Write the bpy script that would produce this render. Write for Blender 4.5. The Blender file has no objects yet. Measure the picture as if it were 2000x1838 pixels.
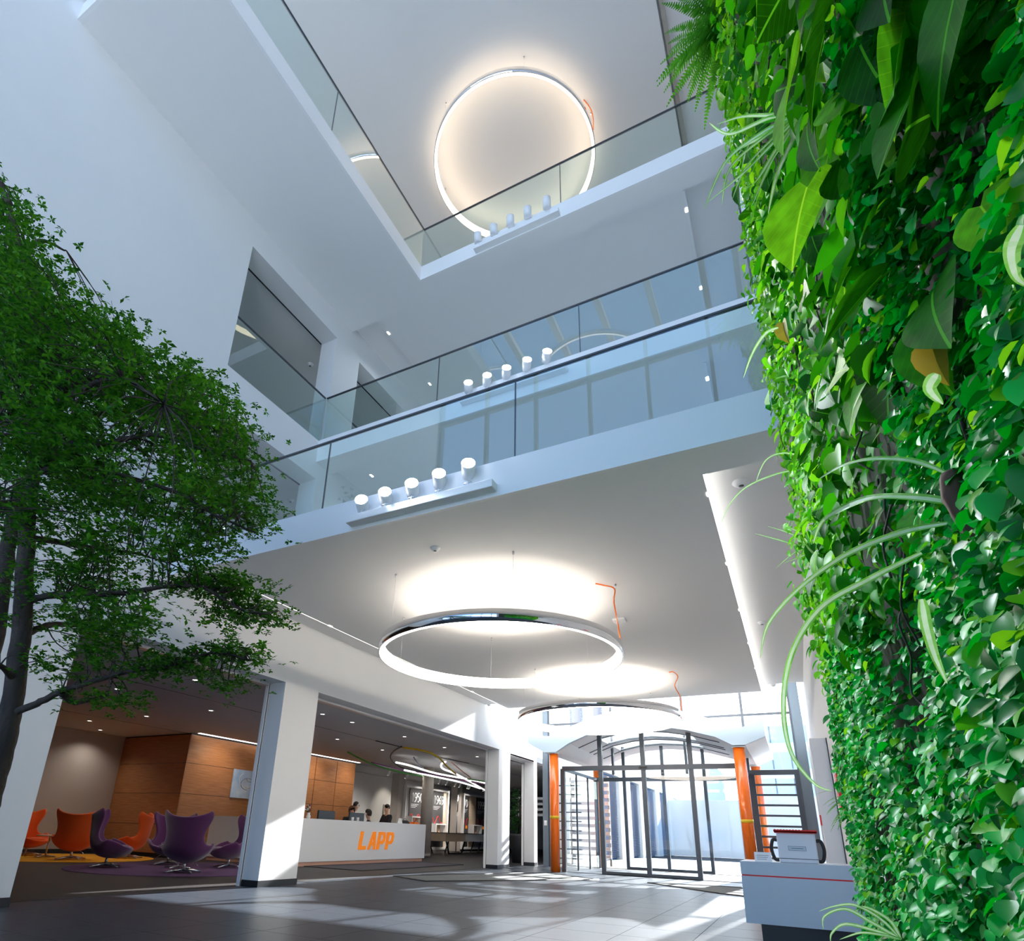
import bpy, math, random
import numpy as np
from mathutils import Vector, Matrix

# ------------------------------------------------------------------ camera, world, sun, exposure
S = bpy.context.scene
COL = S.collection
MC = np.array([[0.88572103, 0.46301422, 0.03340802],
               [-0.12830142, 0.3133255, -0.94093883],
               [-0.44613564, 0.82912301, 0.33692437]])
FPX, PX, PY, H = 1167.916, 916.449, 1208.808, 0.95
cam = bpy.data.cameras.new('camera')
cam_o = bpy.data.objects.new('camera', cam)
COL.objects.link(cam_o)
r_, d_, f_ = MC
cam_o.matrix_world = Matrix(((r_[0], -d_[0], -f_[0], 0), (r_[1], -d_[1], -f_[1], 0),
                             (r_[2], -d_[2], -f_[2], H), (0, 0, 0, 1)))
cam.sensor_fit = 'HORIZONTAL'; cam.sensor_width = 36
cam.lens = FPX * 36 / 2000
cam.shift_x = (1000 - PX) / 2000
cam.shift_y = (PY - 919) / 2000
cam.clip_start = 0.02; cam.clip_end = 500
S.camera = cam_o

W = bpy.data.worlds.new('world'); S.world = W; W.use_nodes = True
wn = W.node_tree.nodes; wl = W.node_tree.links
sky = wn.new('ShaderNodeTexSky'); sky.sky_type = 'NISHITA'; sky.sun_disc = False
sky.sun_elevation = math.radians(23.5); sky.sun_rotation = math.radians(-6)
sky.air_density = 1.0; sky.dust_density = 0.6; sky.ozone_density = 4.5
bg = wn['Background']; bg.inputs['Strength'].default_value = 0.37
wl.new(sky.outputs[0], bg.inputs[0])

sun = bpy.data.lights.new('sun', 'SUN'); sun.energy = 24; sun.angle = math.radians(0.6)
sun.color = (1.0, 0.97, 0.94)
sun_o = bpy.data.objects.new('sun', sun); COL.objects.link(sun_o)
sun_o.rotation_euler = Vector((-0.12, -1.0, -0.43)).to_track_quat('-Z', 'Y').to_euler()

S.view_settings.view_transform = 'Standard'
S.view_settings.look = 'None'
S.view_settings.exposure = 0.33
S.view_settings.gamma = 1.0
S.view_settings.use_curve_mapping = False
S.cycles.max_bounces = 10; S.cycles.diffuse_bounces = 6; S.cycles.glossy_bounces = 5
S.cycles.transmission_bounces = 6; S.cycles.transparent_max_bounces = 24
S.cycles.caustics_reflective = False; S.cycles.caustics_refractive = False
S.cycles.sample_clamp_indirect = 6

rnd = random.Random(7)
rng = np.random.default_rng(11)

# ------------------------------------------------------------------ helpers
def at(u, v, ax, val):
    d = MC.T @ np.array([(u - PX) / FPX, (v - PY) / FPX, 1.0])
    c = np.array([0, 0, H]); k = 'xyz'.index(ax)
    p = c + (val - c[k]) / d[k] * d
    return Vector(p)

def tag(o, label=None, cat=None, group=None, kind=None):
    if label: o['label'] = label
    if cat: o['category'] = cat
    if group: o['group'] = group
    if kind: o['kind'] = kind
    return o

def empty(name, loc=(0, 0, 0), rz=0, label=None, cat=None, group=None):
    o = bpy.data.objects.new(name, None); COL.objects.link(o)
    o.location = loc; o.rotation_euler = (0, 0, rz); o.empty_display_size = 0.1
    return tag(o, label, cat, group)

class MB:
    def __init__(s): s.v = []; s.f = []; s.smooth = []
    def add(s, vs, fs, sm=False):
        b = len(s.v); s.v += [tuple(p) for p in vs]
        s.f += [tuple(i + b for i in f) for f in fs]; s.smooth += [sm] * len(fs); return s
    def box(s, x0, x1, y0, y1, z0, z1):
        vs = [(x0, y0, z0), (x1, y0, z0), (x1, y1, z0), (x0, y1, z0), (x0, y0, z1), (x1, y0, z1), (x1, y1, z1), (x0, y1, z1)]
        return s.add(vs, [(3, 2, 1, 0), (4, 5, 6, 7), (0, 1, 5, 4), (1, 2, 6, 5), (2, 3, 7, 6), (3, 0, 4, 7)])
    def cyl(s, a, b, r0, r1=None, n=16, cap=True, sm=True):
        r1 = r0 if r1 is None else r1
        return s.tube([a, b], [r0, r1], n, cap, sm)
    def tube(s, pts, rad, n=8, cap=True, sm=True, closed=False):
        pts = [Vector(p) for p in pts]; m = len(pts)
        if not hasattr(rad, '__len__'): rad = [rad] * m
        base = len(s.v); prev = None
        for i, p in enumerate(pts):
            if closed: t = pts[(i + 1) % m] - pts[i - 1]
            else: t = pts[min(i + 1, m - 1)] - pts[max(i - 1, 0)]
            t.normalize()
            if prev is None:
                up = Vector((0, 0, 1)) if abs(t.z) < 0.9 else Vector((1, 0, 0))
                a = t.cross(up).normalized()
            else:
                a = (prev - t * prev.dot(t)).normalized()
            prev = a; b = t.cross(a)
            for k in range(n):
                th = 2 * math.pi * k / n
                s.v.append(tuple(p + (a * math.cos(th) + b * math.sin(th)) * rad[i]))
        segs = m if closed else m - 1
        for i in range(segs):
            j = (i + 1) % m
            for k in range(n):
                k2 = (k + 1) % n
                s.f.append((base + i * n + k, base + i * n + k2, base + j * n + k2, base + j * n + k)); s.smooth.append(sm)
        if cap and not closed:
            s.f.append(tuple(base + k for k in range(n))[::-1]); s.smooth.append(False)
            s.f.append(tuple(base + (m - 1) * n + k for k in range(n))); s.smooth.append(False)
        return s
    def lathe(s, prof, n=32, c=(0, 0, 0), sm=True, closed=False):
        base = len(s.v)
        for (r, z) in prof:
            for k in range(n):
                th = 2 * math.pi * k / n
                s.v.append((c[0] + r * math.cos(th), c[1] + r * math.sin(th), c[2] + z))
        m = len(prof)
        for i in range(m if closed else m - 1):
            j = (i + 1) % m
            for k in range(n):
                k2 = (k + 1) % n
                s.f.append((base + i * n + k, base + i * n + k2, base + j * n + k2, base + j * n + k)); s.smooth.append(sm)
        return s
    def prism(s, poly, axis, a, b):
        """poly of 2d points, extruded along axis from a to b"""
        def P(p, w):
            return {'x': (w, p[0], p[1]), 'y': (p[0], w, p[1]), 'z': (p[0], p[1], w)}[axis]
        n = len(poly); vs = [P(p, a) for p in poly] + [P(p, b) for p in poly]
        fs = [tuple(range(n))[::-1], tuple(range(n, 2 * n))] + [(i, (i + 1) % n, n + (i + 1) % n, n + i) for i in range(n)]
        return s.add(vs, fs)
    def build(s, name, mat, parent=None, bevel=0, kind=None):
        me = bpy.data.meshes.new(name); me.from_pydata(s.v, [], s.f); me.update()
        if any(s.smooth): me.polygons.foreach_set('use_smooth', s.smooth)
        o = bpy.data.objects.new(name, me); COL.objects.link(o)
        if mat: me.materials.append(mat)
        if parent is not None: o.parent = parent
        if bevel:
            b = o.modifiers.new('bevel', 'BEVEL'); b.width = bevel; b.segments = 2; b.limit_method = 'ANGLE'
        if kind: o['kind'] = kind
        return o

def box(name, mat, x0, x1, y0, y1, z0, z1, parent=None, bevel=0, kind=None):
    return MB().box(min(x0, x1), max(x0, x1), min(y0, y1), max(y0, y1), min(z0, z1), max(z0, z1)).build(name, mat, parent, bevel, kind)

def copy_tree(o, parent=None):
    c = o.copy(); COL.objects.link(c)
    if parent is not None: c.parent = parent
    for ch in o.children: copy_tree(ch, c)
    return c

def spotlight(name, loc, target, watt, size, blend=.6, color=(1, 1, 1), rad=.06):
    l = bpy.data.lights.new(name, 'SPOT'); l.energy = watt; l.spot_size = math.radians(size); l.spot_blend = blend
    l.color = color; l.shadow_soft_size = rad
    o = bpy.data.objects.new(name, l); COL.objects.link(o); o.location = loc
    o.rotation_euler = (Vector(target) - Vector(loc)).to_track_quat('-Z', 'Y').to_euler(); return o
def mat(name, col=(.8, .8, .8), rough=.5, metal=0, emit=None, es=0, spec=.5, noise=None, bump=None, coat=0, sheen=0):
    m = bpy.data.materials.new(name); m.use_nodes = True
    nt = m.node_tree; b = nt.nodes['Principled BSDF']
    b.inputs['Base Color'].default_value = (*col, 1); b.inputs['Roughness'].default_value = rough
    b.inputs['Metallic'].default_value = metal; b.inputs['Specular IOR Level'].default_value = spec
    b.inputs['Coat Weight'].default_value = coat; b.inputs['Sheen Weight'].default_value = sheen
    if emit: b.inputs['Emission Color'].default_value = (*emit, 1); b.inputs['Emission Strength'].default_value = es
    tc = nt.nodes.new('ShaderNodeTexCoord')
    if noise:   # (scale, colour2, vector scale)
        n = nt.nodes.new('ShaderNodeTexNoise'); n.inputs['Scale'].default_value = noise[0]; n.inputs['Detail'].default_value = 6
        mp = nt.nodes.new('ShaderNodeMapping'); mp.inputs['Scale'].default_value = noise[2] if len(noise) > 2 else (1, 1, 1)
        nt.links.new(tc.outputs['Object'], mp.inputs[0]); nt.links.new(mp.outputs[0], n.inputs['Vector'])
        cr = nt.nodes.new('ShaderNodeValToRGB')
        cr.color_ramp.elements[0].position = .3; cr.color_ramp.elements[1].position = .7
        cr.color_ramp.elements[0].color = (*col, 1); cr.color_ramp.elements[1].color = (*noise[1], 1)
        nt.links.new(n.outputs[0], cr.inputs[0]); nt.links.new(cr.outputs[0], b.inputs['Base Color'])
    if bump:
        n2 = nt.nodes.new('ShaderNodeTexNoise'); n2.inputs['Scale'].default_value = bump[0]
        bp = nt.nodes.new('ShaderNodeBump'); bp.inputs['Strength'].default_value = bump[1]; bp.inputs['Distance'].default_value = .01
        nt.links.new(tc.outputs['Object'], n2.inputs['Vector']); nt.links.new(n2.outputs[0], bp.inputs['Height']); nt.links.new(bp.outputs[0], b.inputs['Normal'])
    return m

def glass_mat(name, tint=(.93, .97, .96), ior=1.5, rough=0.0, boost=1.0):
    m = bpy.data.materials.new(name); m.use_nodes = True; nt = m.node_tree; nt.nodes.clear()
    out = nt.nodes.new('ShaderNodeOutputMaterial'); tr = nt.nodes.new('ShaderNodeBsdfTransparent'); gl = nt.nodes.new('ShaderNodeBsdfGlossy')
    mx = nt.nodes.new('ShaderNodeMixShader'); fr = nt.nodes.new('ShaderNodeFresnel'); ml = nt.nodes.new('ShaderNodeMath')
    tr.inputs[0].default_value = (*tint, 1); gl.inputs['Roughness'].default_value = rough; gl.inputs[0].default_value = (1, 1, 1, 1)
    fr.inputs[0].default_value = ior; ml.operation = 'MULTIPLY'; ml.inputs[1].default_value = boost; ml.use_clamp = True
    geo = nt.nodes.new('ShaderNodeNewGeometry'); sw = nt.nodes.new('ShaderNodeMath'); sw.operation = 'SUBTRACT'; sw.inputs[0].default_value = 1.0
    # only front faces mirror: keeps one reflection per pane
    nt.links.new(geo.outputs['Backfacing'], sw.inputs[1])
    m2 = nt.nodes.new('ShaderNodeMath'); m2.operation = 'MULTIPLY'
    nt.links.new(fr.outputs[0], ml.inputs[0]); nt.links.new(ml.outputs[0], m2.inputs[0]); nt.links.new(sw.outputs[0], m2.inputs[1])
    nt.links.new(m2.outputs[0], mx.inputs[0]); nt.links.new(tr.outputs[0], mx.inputs[1]); nt.links.new(gl.outputs[0], mx.inputs[2])
    nt.links.new(mx.outputs[0], out.inputs[0]); return m

def leaf_mat(name, c1, c2, trans=.35, rough=.35, spec=.25, veins=False):
    m = bpy.data.materials.new(name); m.use_nodes = True; nt = m.node_tree; b = nt.nodes['Principled BSDF']; out = nt.nodes['Material Output']
    geo = nt.nodes.new('ShaderNodeNewGeometry'); cr = nt.nodes.new('ShaderNodeValToRGB')
    cr.color_ramp.elements[0].color = (*c1, 1); cr.color_ramp.elements[1].color = (*c2, 1)
    oi = nt.nodes.new('ShaderNodeObjectInfo'); ad = nt.nodes.new('ShaderNodeMath'); ad.operation = 'ADD'; fr = nt.nodes.new('ShaderNodeMath'); fr.operation = 'FRACT'
    nt.links.new(geo.outputs['Random Per Island'], ad.inputs[0]); nt.links.new(oi.outputs['Random'], ad.inputs[1]); nt.links.new(ad.outputs[0], fr.inputs[0])
    nt.links.new(fr.outputs[0], cr.inputs[0]); nt.links.new(cr.outputs[0], b.inputs['Base Color'])
    b.inputs['Roughness'].default_value = rough; b.inputs['Specular IOR Level'].default_value = spec
    tl = nt.nodes.new('ShaderNodeBsdfTranslucent'); mx = nt.nodes.new('ShaderNodeMixShader'); mx.inputs[0].default_value = trans
    hs = nt.nodes.new('ShaderNodeHueSaturation'); hs.inputs['Value'].default_value = 1.6; hs.inputs['Hue'].default_value = .485
    src = cr.outputs[0]
    if veins:   # midrib along the leaf's own y axis and slanted side veins, paler than the blade
        N = nt.nodes.new; L = nt.links.new
        tc = N('ShaderNodeTexCoord'); sx = N('ShaderNodeSeparateXYZ'); L(tc.outputs['Object'], sx.inputs[0])
        ab = N('ShaderNodeMath'); ab.operation = 'ABSOLUTE'; L(sx.outputs[0], ab.inputs[0])
        lt = N('ShaderNodeMath'); lt.operation = 'LESS_THAN'; lt.inputs[1].default_value = .014; L(ab.outputs[0], lt.inputs[0])
        ma = N('ShaderNodeMath'); ma.operation = 'MULTIPLY_ADD'; ma.inputs[1].default_value = -.9; L(ab.outputs[0], ma.inputs[0]); L(sx.outputs[1], ma.inputs[2])
        ml = N('ShaderNodeMath'); ml.operation = 'MULTIPLY'; ml.inputs[1].default_value = 7.5; L(ma.outputs[0], ml.inputs[0])
        fr2 = N('ShaderNodeMath'); fr2.operation = 'FRACT'; L(ml.outputs[0], fr2.inputs[0])
        l2 = N('ShaderNodeMath'); l2.operation = 'LESS_THAN'; l2.inputs[1].default_value = .09; L(fr2.outputs[0], l2.inputs[0])
        l3 = N('ShaderNodeMath'); l3.operation = 'MULTIPLY'; l3.inputs[1].default_value = .16; L(l2.outputs[0], l3.inputs[0])
        mxv = N('ShaderNodeMath'); mxv.operation = 'MAXIMUM'; L(lt.outputs[0], mxv.inputs[0]); L(l3.outputs[0], mxv.inputs[1])
        nz = N('ShaderNodeTexNoise'); nz.inputs['Scale'].default_value = 3.5; L(tc.outputs['Object'], nz.inputs['Vector'])
        hv = N('ShaderNodeHueSaturation'); mr = N('ShaderNodeMapRange'); mr.inputs[1].default_value = .3; mr.inputs[2].default_value = .7; mr.inputs[3].default_value = .65; mr.inputs[4].default_value = 1.35
        L(nz.outputs[0], mr.inputs[0]); L(mr.outputs[0], hv.inputs['Value']); L(cr.outputs[0], hv.inputs['Color'])
        mc = N('ShaderNodeMix'); mc.data_type = 'RGBA'; L(mxv.outputs[0], mc.inputs[0]); L(hv.outputs[0], mc.inputs[6]); mc.inputs[7].default_value = (c2[0] * 2.5 + .03, min(1, c2[1] * 1.5), c2[2] * 2 + .01, 1)
        src = mc.outputs[2]; L(src, b.inputs['Base Color'])
    nt.links.new(src, hs.inputs['Color']); nt.links.new(hs.outputs[0], tl.inputs[0])
    nt.links.new(b.outputs[0], mx.inputs[1]); nt.links.new(tl.outputs[0], mx.inputs[2]); nt.links.new(mx.outputs[0], out.inputs[0])
    return m

M = {}
M['white'] = mat('white_plaster', (.84, .84, .835), .75, noise=(1.2, (.82, .82, .82)), spec=.25)
M['fascia'] = mat('white_painted_metal', (.92, .92, .92), .45)
M['soffit'] = mat('soffit_paint', (.90, .895, .885), .8, spec=.2)
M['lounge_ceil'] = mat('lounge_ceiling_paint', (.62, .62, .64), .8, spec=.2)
M['beige'] = mat('beige_wall', (.46, .41, .37), .8)
M['tile'] = mat('slate_tile', (.034, .042, .056), .36, noise=(3, (.048, .058, .074), (1, 6, 1)), bump=(60, .10), spec=.13)
M['grout'] = mat('grout', (.03, .032, .036), .7)
M['lounge_floor'] = mat('dark_stone', (.035, .031, .031), .5, spec=.3)
M['slate'] = mat('slate_metal', (.15, .19, .23), .45)
M['dark'] = mat('anthracite_metal', (.075, .085, .10), .4, metal=.2)
M['black'] = mat('black_plastic', (.01, .011, .013), .45)
M['base'] = mat('dark_baseboard', (.02, .024, .03), .4)
M['orange'] = mat('orange_lacquer', (.95, .17, .005), .25, coat=.5)
M['chrome'] = mat('polished_steel', (.86, .86, .88), .04, metal=1)
M['steel'] = mat('brushed_steel', (.75, .76, .78), .28, metal=1)
M['ringlight'] = mat('warm_light_diffuser', (.9, .88, .84), .5, emit=(1, .90, .78), es=18.0)
M['ringup'] = mat('warm_uplight', (.9, .88, .84), .5, emit=(1, .89, .76), es=1.2)
M['ringtop'] = mat('warm_light_diffuser_top', (.9, .88, .84), .5, emit=(1, .77, .52), es=3.9)
M['ringsoft'] = mat('soft_warm_diffuser', (.9, .88, .84), .5, emit=(1, .9, .78), es=1.3)
M['glow'] = mat('lit_lamp', (1, 1, 1), .5, emit=(.92, .95, 1), es=70)
M['led'] = mat('led_strip', (.9, .9, .9), .5, emit=(1, .97, .93), es=3.2)
M['led_soft'] = mat('soft_led_strip', (.9, .9, .9), .5, emit=(1, .95, .86), es=2.0)
M['down'] = mat('downlight_lens', (.9, .9, .9), .5, emit=(1, .95, .88), es=6)
M['wood'] = mat('walnut_veneer', (.33, .125, .042), .42, noise=(2.2, (.46, .20, .075), (1, 1, 14)))
M['woodpanel'] = M['wood']
M['copper'] = mat('copper_strip', (.75, .42, .30), .45)
M['desk'] = mat('white_desk', (.86, .87, .88), .35)
M['logo'] = mat('orange_lettering', (1.0, .26, .0), .5, emit=(1, .25, 0), es=.25)
M['purple'] = mat('purple_wool', (.105, .018, .115), .9, sheen=.6, bump=(180, .25))
M['orangefab'] = mat('orange_wool', (.80, .10, .004), .9, sheen=.3, bump=(180, .25))
M['rug_p'] = mat('purple_carpet', (.085, .035, .105), .95, noise=(4, (.11, .05, .13)), bump=(120, .5))
M['rug_y'] = mat('yellow_carpet', (.75, .33, .01), .95, bump=(120, .5))
M['mat'] = mat('entrance_matting', (.075, .07, .085), .95, bump=(150, .6))
M['mat_g'] = mat('grey_matting', (.13, .14, .14), .95, bump=(150, .6))
M['panelpic'] = mat('blue_artwork', (.30, .45, .70), .4, noise=(2.5, (.62, .72, .85), (1, 1, 1)))
M['darkposter'] = mat('charcoal_print', (.06, .06, .065), .5)
M['white_em'] = mat('white_print', (.9, .9, .9), .6)
M['red'] = mat('red_paint', (.75, .01, .01), .4)
M['redfab'] = mat('red_rim', (.85, .03, .02), .6)
M['concrete'] = mat('beige_concrete', (.50, .46, .40), .8, noise=(6, (.44, .41, .36)))
M['tan'] = mat('light_oak', (.55, .43, .31), .5, noise=(3, (.62, .50, .37), (1, 1, 8)))
M['pot'] = mat('charcoal_planter', (.03, .033, .037), .55)
M['bark'] = mat('bark', (.026, .019, .015), .9, noise=(14, (.060, .045, .036), (1, 1, .25)), bump=(40, .9))
M['skin'] = mat('skin', (.62, .36, .26), .5)
M['suit'] = mat('dark_cloth', (.012, .013, .018), .8)
M['scarf'] = mat('white_cloth', (.75, .73, .72), .8)
M['hair_b'] = mat('black_hair', (.012, .009, .008), .6)
M['hair_c'] = mat('brown_hair', (.10, .035, .015), .6)
M['screen'] = mat('monitor_grey', (.06, .075, .095), .4)
M['felt'] = mat('dark_felt', (.006, .012, .005), .95)
M['out_wall'] = mat('outdoor_render', (.88, .88, .86), .8)
M['pave'] = mat('outdoor_paving', (.84, .83, .82), .8, noise=(2, (.87, .86, .85)))
M['blind'] = mat('blind_slat', (.66, .66, .74), .5)
M['outglass'] = mat('outdoor_window', (.05, .16, .36), .08, spec=.8)
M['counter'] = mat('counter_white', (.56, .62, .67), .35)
M['glass'] = glass_mat('clear_glass', (.95, .985, .985), 1.5, 0, 1.0)
M['bglass'] = glass_mat('balustrade_glass', (.86, .945, .935), 1.55, 0, 2.7)
M['fglass'] = glass_mat('facade_glass', (.96, .98, .985), 1.5, 0, .8)
M['leafA'] = leaf_mat('philodendron_leaf', (.001, .11, .001), (.012, .38, .004), .38, .5, .12)
M['leafV'] = leaf_mat('veined_leaf', (.002, .085, .001), (.02, .32, .002), .36, .45, .16, True)
M['leafW'] = leaf_mat('veined_young_leaf', (.03, .30, .006), (.14, .50, .01), .42, .45, .16, True)
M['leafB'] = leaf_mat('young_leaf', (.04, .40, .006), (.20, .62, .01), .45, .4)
M['leafC'] = leaf_mat('small_glossy_leaf', (.0, .15, .018), (.002, .52, .06), .25, .36, .3)
M['leafT'] = leaf_mat('tree_leaf', (.005, .085, .004), (.065, .27, .006), .3, .5)
M['leafF'] = leaf_mat('fern_leaf', (.04, .26, .02), (.10, .42, .03), .35, .5)
M['leafD'] = leaf_mat('dracaena_leaf', (.01, .05, .012), (.03, .10, .02), .2, .4)
M['spider'] = leaf_mat('spider_leaf', (.16, .52, .06), (.30, .62, .16), .45, .4)
M['spider_w'] = leaf_mat('spider_stripe', (.62, .80, .48), (.75, .88, .62), .4, .4)
M['yleaf'] = leaf_mat('yellowed_leaf', (.42, .38, .02), (.50, .30, .03), .45, .5)
M['brownleaf'] = mat('dry_leaf', (.10, .05, .03), .8)

XL, XR = -7.95, 0.5
def struct(name, m, *b, bevel=0): return box(name, m, *b, bevel=bevel, kind='structure')

# ------------------------------------------------------------------ floor with single tiles
fl = struct('floor', M['grout'], -26, XR + .5, -2.4, 44, -.25, -.006)
P_T = .72
tiles = []
x0 = -1.11
tm = MB().box(-.357, .357, -.357, .357, -.012, 0).build('tile', M['tile'], fl, bevel=0)
cand = []
for i in range(-16, 3):
    for j in range(-2, 29):
        cx = x0 + P_T * (i + .5); cy = P_T * j + .1
        if cx > XR + .2 or cy > 21: continue
        if cx < XL - .4: continue
        cand.append((cx, cy))
def vis(c):
    p = MC @ np.array([c[0], c[1], -H])
    if p[2] < .2: return 1e9
    u = PX + FPX * p[0] / p[2]; v = PY + FPX * p[1] / p[2]
    if u < -120 or u > 2100 or v > 1990: return 1e6 + math.hypot(*c)
    return math.hypot(*c)
cand.sort(key=vis)
first = True; rest = MB()
for k, (cx, cy) in enumerate(cand):
    if k < 300:
        o = tm if first else tm.copy()
        if not first: COL.objects.link(o)
        o.parent = fl; o.location = (cx, cy, 0); first = False
        o.rotation_euler = (0, 0, math.pi * (k % 2))
    else:
        rest.box(cx - .357, cx + .357, cy - .357, cy + .357, -.012, 0)
rest.build('tile_field', M['tile'], fl, kind='stuff')
box('lounge_paving', M['lounge_floor'], -26, XL - .5, -2, 44, -.011, -.001, fl)

# ------------------------------------------------------------------ left wall with openings
def wall_x(name, x0, x1, y0, y1, z0, z1, holes, m):
    """wall in the plane x, holes = (y0,y1,z0,z1) lists; built as boxes round the holes"""
    ys = sorted({y0, y1, *[h[0] for h in holes], *[h[1] for h in holes]})
    zs = sorted({z0, z1, *[h[2] for h in holes], *[h[3] for h in holes]})
    g = lambda a, b: not any(h[0] <= a[0] and a[1] <= h[1] and h[2] <= b[0] and b[1] <= h[3] for h in holes)
    vi = {}; mb = MB()
    cells = {(i, j) for i in range(len(ys) - 1) for j in range(len(zs) - 1) if g((ys[i], ys[i + 1]), (zs[j], zs[j + 1]))}
    def V(x, i, j):
        k = (x, i, j)
        if k not in vi: vi[k] = len(mb.v); mb.v.append((x, ys[i], zs[j]))
        return vi[k]
    def F(*f): mb.f.append(f); mb.smooth.append(False)
    for (i, j) in cells:
        F(V(x1, i, j), V(x1, i + 1, j), V(x1, i + 1, j + 1), V(x1, i, j + 1))
        F(V(x0, i, j), V(x0, i, j + 1), V(x0, i + 1, j + 1), V(x0, i + 1, j))
        if (i - 1, j) not in cells: F(V(x0, i, j), V(x1, i, j), V(x1, i, j + 1), V(x0, i, j + 1))
        if (i + 1, j) not in cells: F(V(x1, i + 1, j), V(x0, i + 1, j), V(x0, i + 1, j + 1), V(x1, i + 1, j + 1))
        if (i, j - 1) not in cells: F(V(x0, i, j), V(x0, i + 1, j), V(x1, i + 1, j), V(x1, i, j))
        if (i, j + 1) not in cells: F(V(x0, i, j + 1), V(x1, i, j + 1), V(x1, i + 1, j + 1), V(x0, i + 1, j + 1))
    return mb.build(name, m, kind='structure')
holesL = [(4.15, 7.83, 0, 3.42), (8.72, 17.03, 0, 3.42), (17.87, 19.9, 0, 3.35),
          (5.4, 7.88, 4.89, 7.73), (8.75, 15.5, 4.89, 7.73),
          (5.4, 7.93, 8.62, 11.5), (8.75, 15.5, 8.62, 11.5)]
wall_x('wall_left', XL - .46, XL, -2.2, 20.2, 0, 16.4, holesL, M['white'])
wall_x('wall_right', XR, XR + .3, -2.2, 20.2, 0, 16.4, [], M['white'])
# piers and trims on the left wall
for k, (a, b) in enumerate([(-2, 4.15), (7.83, 8.72), (17.03, 17.87), (19.9, 20.2)]):
    struct('baseboard_left', M['base'], XL - .475, XL + .012, a - .012, b + .012, 0, .1)
struct('baseboard_right', M['base'], XR - .012, XR + .01, 4.8, 20, 0, .1)
for (a, b, z) in [(4.15, 7.83, 3.42), (8.72, 17.03, 3.42), (17.87, 19.9, 3.35)]:
    fr = empty('opening_frame', (XL - .40, b, 0)); fr['kind'] = 'structure'
    box('jamb', M['fascia'], -.035, .035, -.05, -.004, 0, z - .01, fr)
    box('seal', M['black'], .036, .042, -.034, -.022, 0, z - .01, fr)
    box('head_rail', M['steel'], -.06, .06, a - b + .01, -.052, z - .05, z - .004, fr)
# inside rooms behind the upper openings
for (z0, z1) in [(4.89, 7.9), (8.62, 11.62)]:
    struct('ceiling', M['soffit'], XL - 5.5, XL - .465, 4.2, 16, z1, z1 + .12)
    struct('floor', M['soffit'], XL - 5.5, XL - .465, 4.2, 16, z0 - .3, z0 - .004)
    struct('wall_back', M['white'], XL - 5.5, XL - 5.35, 4.2, 16, z0 - .004, z1)
    struct('wall_side', M['white'], XL - 5.35, XL - .465, 4.2, 4.3, z0 - .004, z1)
    struct('wall_side', M['white'], XL - 5.35, XL - .465, 15.9, 16, z0 - .004, z1)
    for (a, b) in [(5.4, 7.9), (8.75, 15.5)]:
        zz = 7.73 if z0 < 6 else 11.5
        struct('trim_1', M['black'], XL - .455, XL - .44, a, b, zz - .03, zz - .003)

# ------------------------------------------------------------------ slabs, soffits, ceilings
def slab(name, x0, x1, y0, y1, z0, z1, rec=.45, left=True):
    mb = MB()
    xl = -7.2 if left else x0; xr = -.42
    mb.box(xl, xr, y0, y1, z0, z1)
    mb.box(xr, x1, y0, y0 + rec, z0, z1); mb.box(xr, x1, y0 + rec, y1, z0 + .16, z1)
    if left: mb.box(x0, xl, y0, y0 + rec, z0, z1); mb.box(x0, xl, y0 + rec, y1, z0 + .16, z1)
    return mb.build(name, M['soffit'], kind='structure')
slab('gallery_slab_1', XL, XR, 5.22, 16, 4.45, 4.88)
slab('gallery_slab_2', XL, XR, 7.86, 16, 8.1, 8.61)
slab('gallery_slab_3', XL, XR, 7.94, 16, 12.1, 12.47)
struct('gallery_slab_3_side', M['soffit'], XL, -5.78, 1.92, 7.94, 12.1, 12.47)
# white fascia boards
struct('trim_2', M['fascia'], XL, XR, 5.17, 5.22, 4.45, 4.90)
struct('trim_3', M['fascia'], XL, XR, 7.81, 7.86, 8.1, 8.63)
struct('trim_4', M['fascia'], -5.73, XR, 7.89, 7.94, 12.1, 12.49)
struct('trim_5', M['fascia'], -5.78, -5.73, 1.87, 7.94, 12.1, 12.49)
struct('trim_6', M['fascia'], XL, -5.78, 1.87, 1.92, 12.1, 12.49)
# top ceiling, back walls, lobby roof
mb = MB().box(XL, -.42, 2.2, 16, 16.1, 16.4).box(-.42, XR, 2.2, 16, 16.28, 16.4)
mb.build('ceiling', M['soffit'], kind='structure')
struct('wall_back', M['white'], XL, XR, 16, 16.15, 4.88, 16.4)
struct('ceiling', M['soffit'], XL, XR, 16.15, 20.2, 8.1, 8.4)
# grey technical strip with blinds motor on the right of the top ceiling
struct('trim_7', M['concrete'], -.38, -.30, 4, 15.9, 16.15, 16.27)

struct('trim_12', M['fascia'], XR - .07, XR - .001, 7.95, 8.15, 8.63, 12.09)
struct('trim_13', M['dark'], XR - .10, XR - .071, 8.0, 8.06, 8.63, 12.09)
struct('trim_14', M['fascia'], XR - .07, XR - .001, 5.3, 5.5, 4.91, 8.09)
struct('trim_15', M['slate'], XR - .06, XR - .001, 4.83, 5.12, 4.2, 9.6)

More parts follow.
